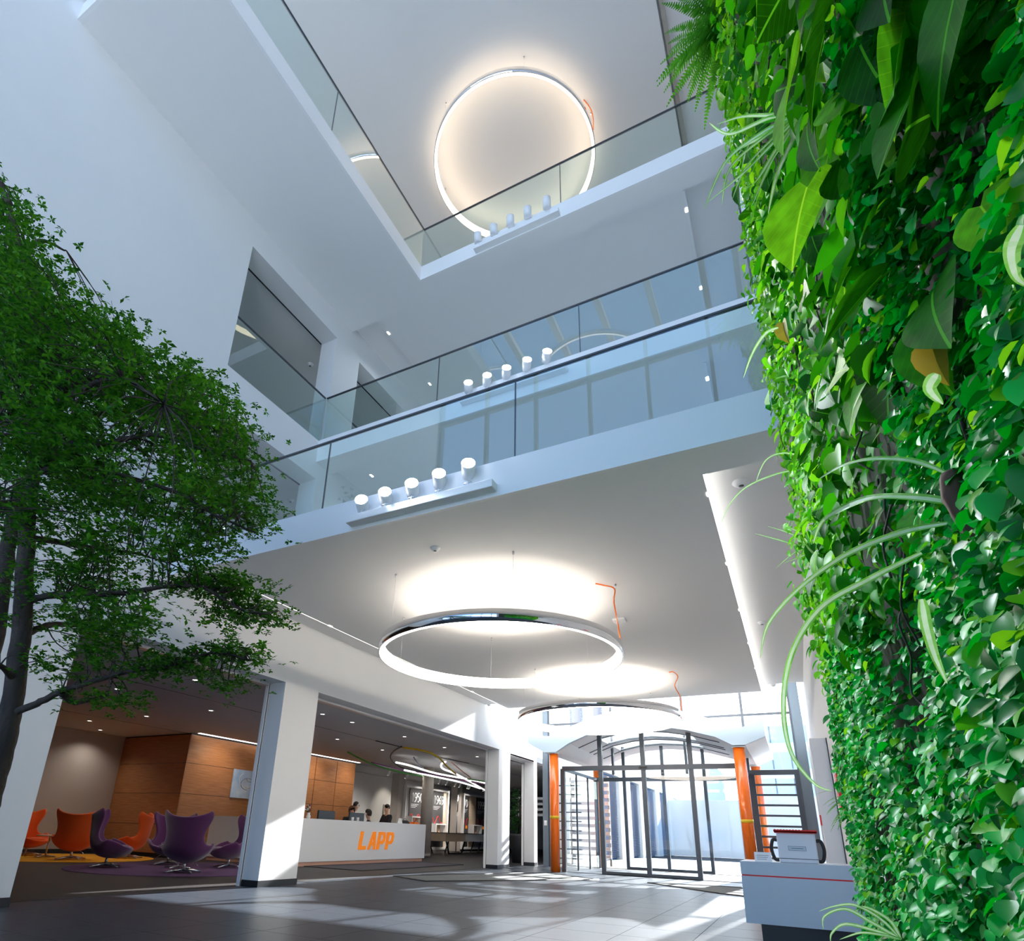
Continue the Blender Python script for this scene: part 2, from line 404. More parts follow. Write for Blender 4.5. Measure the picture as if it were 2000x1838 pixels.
# LED strips along the recess edges
def ledstrip(x, y0, y1, z, label):
    pm = ('led' if x > -1 else 'led_soft') if z < 5 else 'fascia'
    t = empty('light_track', (x, y0, z), 0, label, 'light')
    box('profile', M[pm], -.02, .04, 0, y1 - y0, .002, .03, t)
    n = int((y1 - y0) / 1.9)
    for k in range(n):
        yy = .35 + k * 1.9
        c = box('lamp', M['down'], -.012, .03, yy, yy + .09, -.006, .001, t)
    return t
ledstrip(-.42, 5.68, 15.98, 4.45, 'long white light track in the lobby ceiling near the plant wall')
ledstrip(-7.2, 5.68, 15.98, 4.45, 'long white light track in the lobby ceiling along the left wall')
ledstrip(-.42, 8.32, 15.98, 8.1, 'light track in the second floor soffit near the plant wall')
ledstrip(-7.2, 8.32, 15.98, 8.1, 'light track in the second floor soffit along the left wall')
ledstrip(-.42, 8.4, 15.98, 12.1, 'light track in the top gallery soffit near the plant wall')
ledstrip(-7.2, 8.4, 15.98, 12.1, 'light track in the top gallery soffit along the left wall')

for (zs_, y0_) in ((8.1, 9.0), (12.1, 9.2)):  # fill lamps added to brighten the gallery soffits; middle row has no track
    for x_ in (-.45, -3.9, -7.15):
        for y_ in (y0_, y0_ + 3.2): spotlight('track_and_fill_beam', (x_, y_, zs_ - .02), (x_, y_, 0), 36 if zs_ > 9 else 30, 140, .9, (.80, .91, 1), .06)

# ------------------------------------------------------------------ glass balustrades
def balustrade(p0, p1, z0, z1, joints, label):
    """p0,p1 (x,y) ends; joints = distances along"""
    p0 = Vector((*p0, 0)); p1 = Vector((*p1, 0)); L = (p1 - p0).length; a = math.atan2(p1.y - p0.y, p1.x - p0.x)
    t = empty('glass_balustrade', (p0.x, p0.y, z0), a, label, 'balustrade')
    ds = [0] + joints + [L]
    for i in range(len(ds) - 1):
        box('glass_pane', M['bglass'], ds[i] + .006, ds[i + 1] - .006, -.009, .009, 0, z1 - z0 - .012, t)
    for d in joints:
        box('joint', M['dark'], d - .0058, d + .0058, -.010, .010, 0, z1 - z0 - .012, t)
    box('handrail', M['dark'], 0, L, -.018, .018, z1 - z0 - .012, z1 - z0 + .012, t)
    return t
balustrade((XL, 5.24), (XR - .08, 5.24), 4.88, 6.01, [.07, 2.85, 5.64], 'glass balustrade of the lowest gallery, above the lobby ceiling')
balustrade((XL, 7.88), (XR - .03, 7.88), 8.62, 9.765, [2.84, 5.67], 'glass balustrade of the middle gallery')
balustrade((-5.76, 7.92), (XR - .03, 7.92), 12.49, 13.64, [3.19], 'glass balustrade on the front edge of the top gallery')
balustrade((-5.76, 1.90), (-5.76, 7.90), 12.49, 13.64, [.23, 3.03], 'glass balustrade on the side edge of the top gallery')
balustrade((XL, 1.90), (-5.78, 1.90), 12.49, 13.64, [], 'short glass balustrade at the far upper left of the top gallery')
balustrade((XL - .03, 5.41), (XL - .03, 7.86), 8.62, 9.765, [], 'glass balustrade in the square wall opening of the middle floor')
balustrade((XL - .03, 8.77), (XL - .03, 15.48), 8.62, 9.765, [2.8, 5.6], 'glass balustrade in the wall opening beyond the middle gallery glass')
balustrade((XL - .03, 5.41), (XL - .03, 7.86), 4.89, 6.01, [], 'glass balustrade in the wall opening partly behind the tree crown')

# ------------------------------------------------------------------ rear glass facade and roof light (behind the camera)
wf = empty('window_1', (0, -2.1, 0)); wf['kind'] = 'structure'
xs = [-7.95 + .05 + i * 1.49 for i in range(6)] + [.45]
for x in xs: box('mullion', M['dark'], x - .04, x + .04, -.08, .08, 0, 16.2, wf)
for z in (0.05, 4.6, 8.3, 12.3, 16.15): box('transom', M['dark'], XL, XR, -.06, .06, z - .06, z + .06, wf)
box('glass_pane', M['fglass'], XL, XR, -.012, .012, 0, 16.2, wf)
wr = empty('window_2', (0, -2.1, 16.3)); wr['kind'] = 'structure'
for x in xs: box('rafter', M['concrete'], x - .09, x + .09, 0, 4.3, -.12, .1, wr)
for y in (0.05, 4.25): box('purlin', M['concrete'], XL, XR, y - .05, y + .09, -.121, .1, wr)
box('glass_pane', M['fglass'], XL, XR, 0, 4.3, .101, .125, wr)

# ------------------------------------------------------------------ ring lamps
def ring_lamp(c, R, ceil, label, cable, dm='ringlight'):
    t = empty('ring_pendant', (c[0], c[1], c[2]), 0, label, 'pendant lamp', 'round pendant lamps')
    h = .17
    MB().lathe([(R - .005, h), (R, h), (R, 0), (R - .004, 0)], 128).build('outer_band', M['chrome'], t)
    MB().lathe([(R - .075, h - .0), (R - .075, 0.012), (R - .066, 0.002), (R - .016, 0.002)], 128).build('diffuser', M[dm], t)
    MB().lathe([(R - .016, .0015), (R - .004, .0)], 128).build('rim', M['steel'], t)
    MB().lathe([(R - .075, h), (R - .006, h)], 128).build('top_diffuser', M['ringup' if dm == 'ringlight' else dm], t)
    for k in range(6):
        a = math.radians(60 * k); x, y = (R - .01) * math.cos(a), (R - .01) * math.sin(a)
        w = MB().cyl((x, y, h), (x, y, ceil - c[2]), .0018, n=5).build('suspension_wire', M['steel'], t)
        MB().cyl((x, y, ceil - c[2] - .05), (x, y, ceil - c[2] - .001), .014, n=8).build('wire_anchor', M['steel'], w)
    pts = [Vector(p) - Vector(c) for p in cable]
    # smooth the cable
    out = []
    for i in range(len(pts) - 1):
        p_, q_ = pts[max(i - 1, 0)], pts[min(i + 2, len(pts) - 1)]
        for s in range(6):
            u = s / 6; a, b = pts[i], pts[i + 1]
            out.append(.5 * ((2 * a) + (-p_ + b) * u + (2 * p_ - 5 * a + 4 * b - q_) * u * u + (-p_ + 3 * a - 3 * b + q_) * u ** 3))
    out.append(pts[-1])
    MB().tube(out, .011, 8).build('orange_cable', M['orange'], t)
    return t
c1 = (-3.805, 8.11, 3.475)
ring_lamp(c1, 1.865, 4.45, 'round ring pendant with orange cable, largest in view, nearest the camera under the lobby ceiling',
          [at(1163, 1140, 'z', 4.445), at(1178, 1143, 'z', 4.42), at(1200, 1150, 'z', 4.36), at(1199, 1175, 'z', 4.2), at(1206, 1215, 'z', 3.9), Vector((c1[0] + 1.82, c1[1] + .3, 3.64))])
c2 = (-3.877, 13.72, 3.475)
ring_lamp(c2, 1.865, 4.45, 'round ring pendant hanging in front of the glass entrance',
          [at(1307, 1313, 'z', 4.445), at(1316, 1313, 'z', 4.42), at(1324, 1322, 'z', 4.3), at(1318, 1340, 'z', 4.15), at(1329, 1363, 'z', 3.95), Vector((c2[0] + 1.80, c2[1] + .45, 3.64))])
c3 = (-3.952, 8.747, 15.6)
ring_lamp(c3, 1.867, 16.1, 'round ring pendant glowing under the topmost ceiling',
          [at(1140, 195, 'z', 16.09), at(1152, 210, 'z', 16.0), at(1158, 228, 'z', 15.9), Vector((c3[0] + 1.84, c3[1] + .2, 15.77))], 'ringtop')

c4 = (-4.1, -.12, 15.3)
ring_lamp(c4, 1.867, 16.15, 'ring pendant above the viewpoint, seen only mirrored in the gallery glass',
          [Vector((-2.2, .3, 16.14)), Vector((-2.25, .35, 15.9)), Vector((c4[0] + 1.83, c4[1] + .3, 15.47))], 'ringsoft')
# ------------------------------------------------------------------ spotlight bars
def spot_bar(x0, x1, y, z, heads, lit, where):
    b = empty('spotlight_rail', (x0, y, z), 0, 'white mounting rail with stems on the fascia of the %s gallery' % where, 'rail')
    box('housing', M['fascia'], 0, x1 - x0, -.13, -.001, 0, .10, b, bevel=.008)
    for k, (hx, hz) in enumerate(heads):
        t = empty('spotlight', (hx, y - .075, z + .101), 0, '%s spotlight on the %s gallery rail, %s from the left' % ('glaring lit' if lit else 'unlit white', where, ['first', 'second', 'third', 'fourth', 'fifth'][k]), 'spotlight', 'spotlights on the %s gallery rail' % where)
        MB().cyl((0, 0, 0.0), (0, 0, .07), .014, n=8).build('stem', M['fascia'], t)
        d = Vector((.10, -.35, .93)).normalized() if not lit else Vector((.42, -.85, .22)).normalized()
        c = Vector((0, 0, hz - z - .10))
        a = c - d * .10; e = c + d * .10
        MB().tube([a, a + d * .005, e], [.05, .078, .078], 20).build('head', M['fascia'], t)
        MB().tube([e + d * .0005, e + d * .004], [.077, .076], 20).build('lens', M['glow'] if lit else M['steel'], t)
        MB().tube([Vector((-.05, 0, .06)), Vector((.05, 0, .06))], .008, 6).build('yoke', M['steel'], t)
spot_bar(-4.5, -2.49, 5.17, 4.50, [(-4.3, 4.73), (-3.95, 4.75), (-3.57, 4.77), (-3.2, 4.80), (-2.82, 4.83)], True, 'lowest')
spot_bar(-4.5, -2.49, 7.81, 8.30, [(-4.35, 8.62), (-3.97, 8.64), (-3.59, 8.66), (-3.2, 8.68), (-2.83, 8.71)], True, 'middle')
spot_bar(-4.39, -2.57, 7.89, 12.13, [(-4.32, 12.45), (-3.96, 12.47), (-3.59, 12.5), (-3.22, 12.52), (-2.82, 12.54)], False, 'top')
for k, x in enumerate((-4.2, -3.5, -2.75)):
    spotlight('rail_lamp_beam', (x + .06, 4.9, 4.95), (.35, [3.8, 2.9, 2.0][k], [1.4, 1.6, 2.6][k]), 330, 62, .7, (.86, .95, 1))
    spotlight('rail_lamp_beam', (x + .06, 7.5, 8.95), (.35, [4.0, 2.8, 1.5][k], [5.5, 4.0, 4.5][k]), 300, 55, .7, (1, .97, .85))

# ------------------------------------------------------------------ small ceiling fittings
def disc(name, p, r, label, cat='detector', m='fascia', up=.045):
    t = empty(name, p, 0, label, cat)
    MB().lathe([(0.001, -up), (r * .55, -up), (r * .75, -up * .6), (r, -.004), (r, 0)], 20).build('housing', M[m], t)
    MB().lathe([(0.001, -up - .003), (r * .3, -up - .003), (r * .3, -up)], 16).build('sensor', M['dark'], t)
disc('smoke_detector', at(850, 1070, 'z', 4.449), .07, 'white smoke detector on the lobby ceiling beside the lit spotlights')
disc('smoke_detector', at(1488, 1215, 'z', 4.609), .075, 'white smoke detector on the lobby ceiling beside the light track, midway')
disc('smoke_detector', at(1510, 1337, 'z', 4.609), .075, 'white smoke detector on the lobby ceiling at its far end by the track')
disc('ceiling_speaker', at(1447, 942, 'z', 4.609), .09, 'round louvred outlet in the ceiling recess at upper right', 'outlet')
disc('smoke_detector', at(1145, 1395, 'x', XL + .0) if False else at(955, 1376, 'z', 4.609), .06, 'small sprinkler head at the far left end of the lobby ceiling')
disc('smoke_detector', at(606, 712, 'z', 11.619), .08, 'smoke detector seen through the square opening of the middle floor')
disc('smoke_detector', at(568, 977, 'z', 7.899), .08, 'smoke detector seen through the wall opening of the lowest gallery')
t = empty('ceiling_sensor_plate', at(1210, 1210, 'z', 4.449), 0, 'square white access point on the lobby ceiling beside the orange cable', 'access point')
box('cover', M['fascia'], -.1, .1, -.1, .1, -.04, 0, t, bevel=.01)
box('status_lens', M['steel'], -.012, .012, -.012, .012, -.043, -.0402, t)

# ------------------------------------------------------------------ lounge behind the left wall
ZC = 3.52
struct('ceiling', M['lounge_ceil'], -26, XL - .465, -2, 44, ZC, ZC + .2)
struct('ceiling', M['soffit'], XL - .465, XL, 17.9, 19.9, 3.352, 3.4)
struct('wall_lounge', M['beige'], -19.5, -19.1, -2, 20.2, 0, ZC)
struct('baseboard_lounge', M['base'], -19.1, -19.08, -2, 12.15, 0, .12)
struct('wall_lounge', M['beige'], -26, XL - .47, -2.2, -2, 0, ZC)
struct('wall_lounge', M['white'], -18.7, -18.5, 20.2, 44, 0, ZC)
struct('wall_lounge', M['white'], -26, 8, 43.8, 44, 0, ZC)
struct('trim_8', M['led'], -15.80, -15.68, 12.3, 20.16, ZC - .012, ZC - .001)
for yy in (13.2, 15.4, 17.6, 19.6): spotlight('cove_beam', (-14.9, yy, ZC - .05), (-15.92, yy, 1.9), 70, 120, .9, (1, .9, .76), .1)
# thin dark ceiling joints
for x in (-11.2, -16.12):
    struct('trim_9', M['black'], x - .012, x + .012, 4, 34, ZC - .004, ZC - .0005)

# wood-clad core, each panel its own piece
core = empty('wood_core', (-15.92, 12.17, 0), 0, 'large walnut panelled block behind the reception desk', 'wall panelling')
box('carcass', M['black'], -3.17, -.03, .03, 8.0, 0, ZC - .006, core)
zs = [.1, .885, 1.765, 2.64, 3.48]
for i in range(4):
    box('panel', M['wood'], -3.17, -.002, -.0, .026, zs[i] + .006, zs[i + 1] - .006, core)
    for (a, b) in [(0.03, 2.68), (2.70, 4.2), (4.22, 5.62), (5.64, 6.84), (6.86, 8.0)]:
        box('panel', M['wood'], -.028, 0, a, b - .008, zs[i] + .006, zs[i + 1] - .006, core)
art = empty('wall_picture', (-15.9, 13.95, 1.76), 0, 'square blue picture with swirling lines on the walnut wall', 'picture')
box('canvas', M['panelpic'], 0, .03, 0, .95, 0, .88, art)
for k, (c, rr) in enumerate([((.62, .45), .3), ((.66, .42), .22), ((.6, .5), .38), ((.7, .5), .16)]):
    pts = [(.034, c[0] + rr * math.cos(a) * .9, c[1] + rr * math.sin(a) * .6 + .04 * k) for a in np.linspace(.2 + k, 4.8 + k * .7, 26)]
    pts = [(p[0], min(max(p[1], .02), .93), min(max(p[2], .02), .86)) for p in pts]
    MB().tube(pts, .006, 5).build('swirl_line', [M['screen'], M['copper'], M['white_em'], M['leafD']][k], art)
t = empty('square_column', (-14.9, 14.85, 0), 0, 'grey square column beside the blue picture', 'column')
box('shaft', M['beige'], -.6, -.2, 0, .4, 0, ZC, t); box('foot', M['base'], -.61, -.19, -.01, .41, 0, .1, t)

# downlights
for k, (u, v) in enumerate([(229, 1346), (286, 1399), (412, 1388), (381, 1328), (175, 1408), (196, 1426), (630, 1395), (688, 1411), (659, 1444), (790, 1439), (747, 1465), (828, 1500), (932, 1478), (868, 1460)]):
    p = at(u, v, 'z', ZC)
    t = empty('downlight', (p.x, p.y, ZC), 0, 'small recessed downlight in the lounge ceiling, ' + ['lone one left of the lowest branch tip', 'left of the long dark joint', 'nearest the left edge of the first white pillar', 'above the lowest branch tip', 'over the orange armchairs', 'farthest left, close to the walnut block', 'nearest behind the first white pillar on its right', 'second behind the first white pillar', 'just before the walnut wall end', 'nearest above the black cable loop', 'left of the black cable loop', 'behind the hooked white tube', 'farthest right by the second pier', 'above the yellow cable'][k], 'downlight', 'downlights in the lounge ceiling')
    spotlight('downlight_beam', (p.x, p.y, ZC - .02), (p.x, p.y, 0), 48, 130, .9, (1, .93, .84), .05)
    MB().lathe([(.045, -.002), (.075, -.008), (.08, -.002), (.08, 0)], 20).build('trim_ring', M['fascia'], t)
    MB().lathe([(.0005, -.0015), (.046, -.0015)], 20).build('lens', M['down'], t)

# ------------------------------------------------------------------ reception desk
dk = empty('reception_desk', (-11.41, 12.5, 0), 0, 'long white reception desk with orange lettering and a copper plinth', 'desk')
DL = 6.1
box('front_panel', M['desk'], -.06, 0, 0, DL, .10, 1.17, dk, bevel=.006)
box('end_panel', M['desk'], -.8, -.062, DL - .05, DL, .10, 1.17, dk)
box('counter_top', M['desk'], -.45, -.062, 0, DL - .055, 1.13, 1.17, dk)
box('worktop', M['tan'], -.95, -.455, 0, DL - .055, .72, .75, dk)
box('plinth', M['copper'], -.7, -.04, .06, DL - .08, 0, .10, dk)
box('side_front_panel', M['desk'], -3.45, -.061, 0, .05, .10, 1.17, dk)
box('side_counter_top', M['desk'], -3.45, -.451, .051, .45, 1.13, 1.17, dk)
box('side_plinth', M['copper'], -3.4, -.701, .03, .06, 0, .10, dk)
# lettering
def letters(parent, y0, z0, h, wd, gap, m, thick=.02):
    """bold slanted capitals L A P P, facing +x, running along +y"""
    def poly(ps, y):
        sl = lambda p: (y + p[0] * wd + p[1] * h * .17, z0 + p[1] * h)
        MBx = MB(); n = len(ps)
        return [sl(p) for p in ps]
    s = .34
    shapes = {
        'L': [[(0, 0), (.9, 0), (.9, .2), (s, .2), (s, 1), (0, 1)]],
        'A': [[(0, 0), (.29, 0), (.36, .22), (.51, .22), (.51, .42), (.43, .42), (.51, .74), (.51, 1), (.36, 1)],
              [(.51, .22), (.68, .22), (.72, 0), (1, 0), (.74, 1), (.51, 1), (.51, .74), (.60, .42), (.51, .42)]],
        'P': [[(0, 0), (s, 0), (s, 1), (0, 1)], [(s, .3), (.75, .3), (.97, .48), (1.0, .72), (.92, .92), (.75, 1), (s, 1), (s, .82), (.66, .82), (.69, .66), (.64, .5), (s, .48)]],
    }
    y = y0
    for ch in 'LAPP':
        mb = MB()
        for ps in shapes[ch]: mb.prism(poly(ps, y), 'x', .001, thick)
        mb.build('letter', m, parent)
        y += wd + gap
letters(dk, 14.9 - 12.5, .39, .50, .40, .045, M['logo'])

# monitors, things and people behind the desk
def monitor(p, label):
    t = empty('monitor', p, 0, label, 'monitor')
    box('screen', M['screen'], -.02, .02, -.36, .36, .30, .66, t, bevel=.01)
    box('bezel', M['black'], -.024, -.021, -.37, .37, .29, .67, t)
    MB().cyl((0, 0, .02), (0, 0, .31), .03, n=10).build('stand', M['black'], t)
    box('foot', M['black'], -.12, .12, -.16, .16, 0, .02, t)
monitor((-12.05, 14.15, .75), 'grey flat monitor at the left end of the visible desk')
monitor((-12.05, 15.55, .75), 'grey flat monitor in front of the woman with brown hair')
def catm(pts, n=5):
    out = []
    for i in range(len(pts) - 1):
        p_, a, b, q_ = [Vector(pts[max(i - 1, 0)]), Vector(pts[i]), Vector(pts[i + 1]), Vector(pts[min(i + 2, len(pts) - 1)])]
        for s in range(n):
            u = s / n
            out.append(.5 * ((2 * a) + (-p_ + b) * u + (2 * p_ - 5 * a + 4 * b - q_) * u * u + (-p_ + 3 * a - 3 * b + q_) * u ** 3))
    out.append(Vector(pts[-1])); return out
def skin(name, verts, edges, rad, m, parent, root=0, sub=1):
    me = bpy.data.meshes.new(name); me.from_pydata(verts, edges, []); me.materials.append(m)
    o = bpy.data.objects.new(name, me); COL.objects.link(o); o.parent = parent
    md = o.modifiers.new('skin', 'SKIN'); md.use_smooth_shade = True
    for i, r in enumerate(rad): me.skin_vertices[0].data[i].radius = (r, r) if not hasattr(r, '__len__') else r
    me.skin_vertices[0].data[root].use_root = True
    s = o.modifiers.new('sub', 'SUBSURF'); s.levels = sub; s.render_levels = sub + 1
    return o
def person(p, rz, label, hair, cloth, lean=0.0, top='suit', long_hair=False):
    """seated figure facing local +x; seat height 0.48"""
    t = empty('person', p, rz, label, 'person')
    V_ = [(0, 0, .52), (.02 + lean * .3, 0, .80), (.04 + lean * .6, 0, 1.08), (.05 + lean * .9, 0, 1.22), (.07 + lean, 0, 1.30), (.08 + lean, 0, 1.40),
          (.03 + lean * .7, .19, 1.12), (.12 + lean, .25, .88), (.36 + lean, .18, .80), (.43 + lean, .16, .80),
          (.03 + lean * .7, -.19, 1.12), (.12 + lean, -.25, .88), (.36 + lean, -.18, .80), (.43 + lean, -.16, .80),
          (.02, .1, .50), (.45, .12, .50), (.46, .12, .10), (.60, .12, .05),
          (.02, -.1, .50), (.45, -.12, .50), (.46, -.12, .10), (.60, -.12, .05)]
    E_ = [(0, 1), (1, 2), (2, 3), (3, 4), (4, 5), (2, 6), (6, 7), (7, 8), (8, 9), (2, 10), (10, 11), (11, 12), (12, 13), (0, 14), (14, 15), (15, 16), (16, 17), (0, 18), (18, 19), (19, 20), (20, 21)]
    R_ = [.12, .11, (.10, .08), .05, .075, .085, .045, .04, .034, .03, .045, .04, .034, .03, .09, .07, .045, .035, .09, .07, .045, .035]
    skin('body', V_, E_, R_, M['skin'], t)
    cv = [V_[i] for i in (0, 1, 2, 6, 7, 8, 10, 11, 12, 14, 15, 16, 18, 19, 20)]
    ce = [(0, 1), (1, 2), (2, 3), (3, 4), (4, 5), (2, 6), (6, 7), (7, 8), (0, 9), (9, 10), (10, 11), (0, 12), (12, 13), (13, 14)]
    cr = [.165, .16, (.165, .15), .085, .062, .05, .085, .062, .05, .1, .08, .055, .1, .08, .055]
    skin('clothing', cv, ce, cr, M[top], t)
    hc = Vector((.075 + lean, 0, 1.395))
    mb = MB()
    prof = []
    n = 20; rings = 9; base = len(mb.v)
    for i in range(rings + 1):
        ph = (i / rings) * (1.9 if not long_hair else 2.2)
        for k in range(n):
            th = 2 * math.pi * k / n
            face = max(0, math.cos(th))
            rr = .102 + (.02 if long_hair else 0) * (i / rings)
            phh = ph * (1 - .52 * face ** .7)
            mb.v.append((hc.x - .012 + rr * math.sin(phh) * math.cos(th) * 1.02, hc.y + rr * math.sin(phh) * math.sin(th) * .9,
                         hc.z + .018 + rr * 1.12 * math.cos(phh) - (.10 * max(0, i / rings - .75) if long_hair else 0)))
    for i in range(rings):
        for k in range(n):
            mb.f.append((i * n + k, i * n + (k + 1) % n, (i + 1) * n + (k + 1) % n, (i + 1) * n + k)); mb.smooth.append(True)
    mb.build('hair', M[hair], t)
    fx = .075 + lean + .083
    MB().tube([(fx, 0, 1.405), (fx + .022, 0, 1.375), (fx + .004, 0, 1.367)], [.008, .013, .008], 8).build('nose', M['skin'], t)
    for s in (-1, 1):
        MB().lathe([(.001, .009), (.007, .006), (.009, 0), (.007, -.006), (.001, -.009)], 10, (fx - .002, s * .03, 1.41)).build('eye', M['hair_b'], t)
        MB().lathe([(.001, .024), (.014, .014), (.016, 0), (.012, -.016), (.001, -.024)], 8, (.075 + lean, s * .088, 1.395)).build('ear', M['skin'], t)
    MB().tube([(fx - .004, -.02, 1.34), (fx + .004, 0, 1.338), (fx - .004, .02, 1.34)], [.004, .006, .004], 6).build('mouth', M['redfab'], t)
    # chair under the figure
    return t
person((-12.55, 15.85, .12), -.5, 'seated woman with brown hair looking down behind the desk', 'hair_c', 0, .04, 'suit', True)
person((-13.25, 16.75, .30), .9, 'person with black hair and a white scarf leaning forward behind the desk', 'hair_b', 0, .10, 'scarf')
person((-12.45, 16.85, .06), -2.6, 'person in a black top bent low behind the desk, hair to the camera', 'hair_b', 0, .05, 'suit', True)
person((-12.5, 17.85, .27), -1.9, 'man in a dark suit turned left at the right of the desk', 'hair_b', 0, .0, 'suit')
for k, (x, y) in enumerate([(-12.6, 15.8), (-13.25, 16.75), (-12.45, 16.85), (-12.45, 17.9)]):
    t = empty('office_chair', (x, y, 0), 0, ['black office chair under the woman with brown hair', 'black office chair under the person with the white scarf', 'black office chair under the person bent low', 'black office chair under the man in the suit'][k], 'chair')
    zo = [.12, .30, .06, .27][k]
    box('seat', M['black'], -.22, .22, -.22, .22, .34 + zo, .40 + zo, t, bevel=.02); MB().cyl((0, 0, .05), (0, 0, .34 + zo), .03).build('column', M['steel'], t)
    for a in range(5):
        th = a * 2 * math.pi / 5; MB().tube([(0, 0, .07), (.26 * math.cos(th), .26 * math.sin(th), .03)], [.025, .018], 6).build('foot', M['black'], t)
def flowers(p):
    t = empty('flower_vase', p, 0, 'small vase of white and lilac flowers on the desk near the pillar', 'vase')
    MB().lathe([(.001, 0), (.05, 0), (.06, .05), (.035, .12), (.045, .15)], 16).build('vase', M['white_em'], t)
    for k in range(12):
        q = (rnd.uniform(-.08, .08), rnd.uniform(-.08, .08), rnd.uniform(.2, .34))
        s = MB().tube([(0, 0, .1), q], .004, 4).build('stem', M['leafD'], t)
        MB().lathe([(.001, .02), (.02, .012), (.026, 0), (.012, -.016), (.001, -.02)], 8, q).build('blossom', M['white_em'] if k % 2 else M['rug_p'], s)
flowers((-11.6, 12.9, 1.17))
t = empty('desk_card', (-11.55, 17.2, 1.17), .2, 'small white card standing on the desk in front of the man', 'card')
MB().prism([(-.04, 0), (.04, 0), (0, .16)], 'y', -.12, .12).build('card', M['white_em'], t)
t = empty('brochure_stack', (-11.6, 18.15, 1.17), 0, 'stack of orange brochures at the right end of the desk', 'brochures')
for k in range(5): box('brochure', M['orange'], -.1, .1, -.15, .15, .002 + k * .012, .012 + k * .012, t)
t = empty('black_bag', (-11.65, 17.65, 1.17), 0, 'low black bag lying on the desk beside the brochures', 'bag')
MB().lathe([(.001, .11), (.09, .10), (.15, .05), (.16, 0), (.001, 0)], 18).build('body', M['black'], t)
MB().tube([(-.08, 0, .10), (-.05, 0, .15), (.05, 0, .15), (.08, 0, .10)], .008, 6).build('handle', M['black'], t)
for k in range(2):
    t = empty('pen_cup', (-11.55, 14.72 + .25 * k, 1.17), 0, ['white cup on the desk beside the left monitor', 'clear cup on the desk beside the middle monitor'][k], 'cup')
    MB().lathe([(.001, 0), (.035, 0), (.04, .1), (.036, .1), (.03, .01)], 14).build('body', M['white_em'], t)

# ------------------------------------------------------------------ egg chairs
def egg_shell():
    """returns verts/faces of the moulded shell, facing +y, floor at z=0"""
    prof = [(.42, .37), (.39, .30), (.28, .23), (.10, .195), (-.08, .20), (-.22, .25), (-.31, .34), (-.36, .46), (-.385, .60), (-.40, .74), (-.415, .88), (-.43, 1.0), (-.44, 1.07)]
    wid = [.25, .36, .42, .45, .48, .49, .46, .39, .345, .355, .41, .47, .45]
    dep = [.07, .17, .27, .33, .36, .35, .29, .21, .16, .18, .24, .27, .22]
    pm = [1.0, 1.15, 1.3, 1.42, 1.5, 1.45, 1.25, 1.1, 1.05, 1.15, 1.25, 1.25, 1.1]
    n = 17; vs = []; m = len(prof)
    for i in range(m):
        a = prof[max(i - 1, 0)]; b = prof[min(i + 1, m - 1)]
        ty, tz = b[0] - a[0], b[1] - a[1]; L = math.hypot(ty, tz); ty /= L; tz /= L
        ny, nz = -tz * -1, ty * -1      # inward normal: up for the seat, forward for the back
        ny, nz = (tz, -ty)
        if i < 6: pass
        for k in range(n):
            s = -1 + 2 * k / (n - 1); ph = s * pm[i]
            x = wid[i] * math.sin(ph) / math.sin(min(pm[i], math.pi / 2))
            d = dep[i] * (1 - math.cos(ph)) / (1 - math.cos(pm[i]))
            y = prof[i][0] + ny * d; z = prof[i][1] + nz * d
            if i >= 10:   # sagging head edge with raised corners
                z += [.0, .015, .05][i - 10] * (abs(s) ** 2) * 1.3 - [0, .01, .045][i - 10] * (1 - abs(s) ** 2)
            if i <= 1: z -= 0
            vs.append((x, y, z))
    fs = [(i * n + k, i * n + k + 1, (i + 1) * n + k + 1, (i + 1) * n + k) for i in range(m - 1) for k in range(n - 1)]
    return vs, fs
def make_egg(m, label, group):
    t = empty('egg_chair', (0, 0, 0), 0, label, 'armchair', group)
    vs, fs = egg_shell()
    o = MB().add(vs, fs, True).build('shell', m, t)
    s = o.modifiers.new('s', 'SOLIDIFY'); s.thickness = .055; s.offset = 0
    b = o.modifiers.new('u', 'SUBSURF'); b.levels = 1; b.render_levels = 2
    mb = MB(); n = 12
    for (r, z) in [(.001, .41), (.20, .415), (.30, .40), (.325, .37), (.30, .32), (.1, .30)]:
        for k in range(24):
            th = 2 * math.pi * k / 24; c_, s_ = math.cos(th), math.sin(th)
            q = (abs(c_) ** 4 + abs(s_) ** 4) ** -.25
            mb.v.append((r * .95 * c_ * q * .85, .05 + r * s_ * q * 1.0, z + .02 * s_))
    for i in range(5):
        for k in range(24): mb.f.append((i * 24 + k, i * 24 + (k + 1) % 24, (i + 1) * 24 + (k + 1) % 24, (i + 1) * 24 + k)); mb.smooth.append(True)
    mb.build('cushion', m, t)
    MB().cyl((0, -.02, .045), (0, -.02, .22), .026, n=14).build('column', M['steel'], t)
    for a in range(4):
        th = math.radians(45 + 90 * a)
        c_, s_ = math.cos(th), math.sin(th)
        MB().tube([(0, -.02, .055), (.16 * c_, -.02 + .16 * s_, .05), (.36 * c_, -.02 + .36 * s_, .016)], [.03, .024, .013], 8).build('foot', M['steel'], t)
    MB().tube([(.14, .0, .21), (.22, .0, .16), (.25, .0, .13)], .006, 6).build('tilt_lever', M['steel'], t)
    return t
ep = make_egg(M['purple'], 'purple winged armchair seen from behind, nearest the white pillar opening', 'purple armchairs')
eo = make_egg(M['orangefab'], 'orange winged armchair in the middle of the yellow rug, back to the camera', 'orange armchairs')
def place(o, x, y, face, label=None, sc=1.03):
    """face = world point the chair looks at"""
    o.location = (x, y, .0127); o.rotation_euler = (0, 0, math.atan2(face[1] - y, face[0] - x) - math.pi / 2); o.scale = (sc,) * 3
    if label: o['label'] = label
ctr = (-12.25, 9.75)
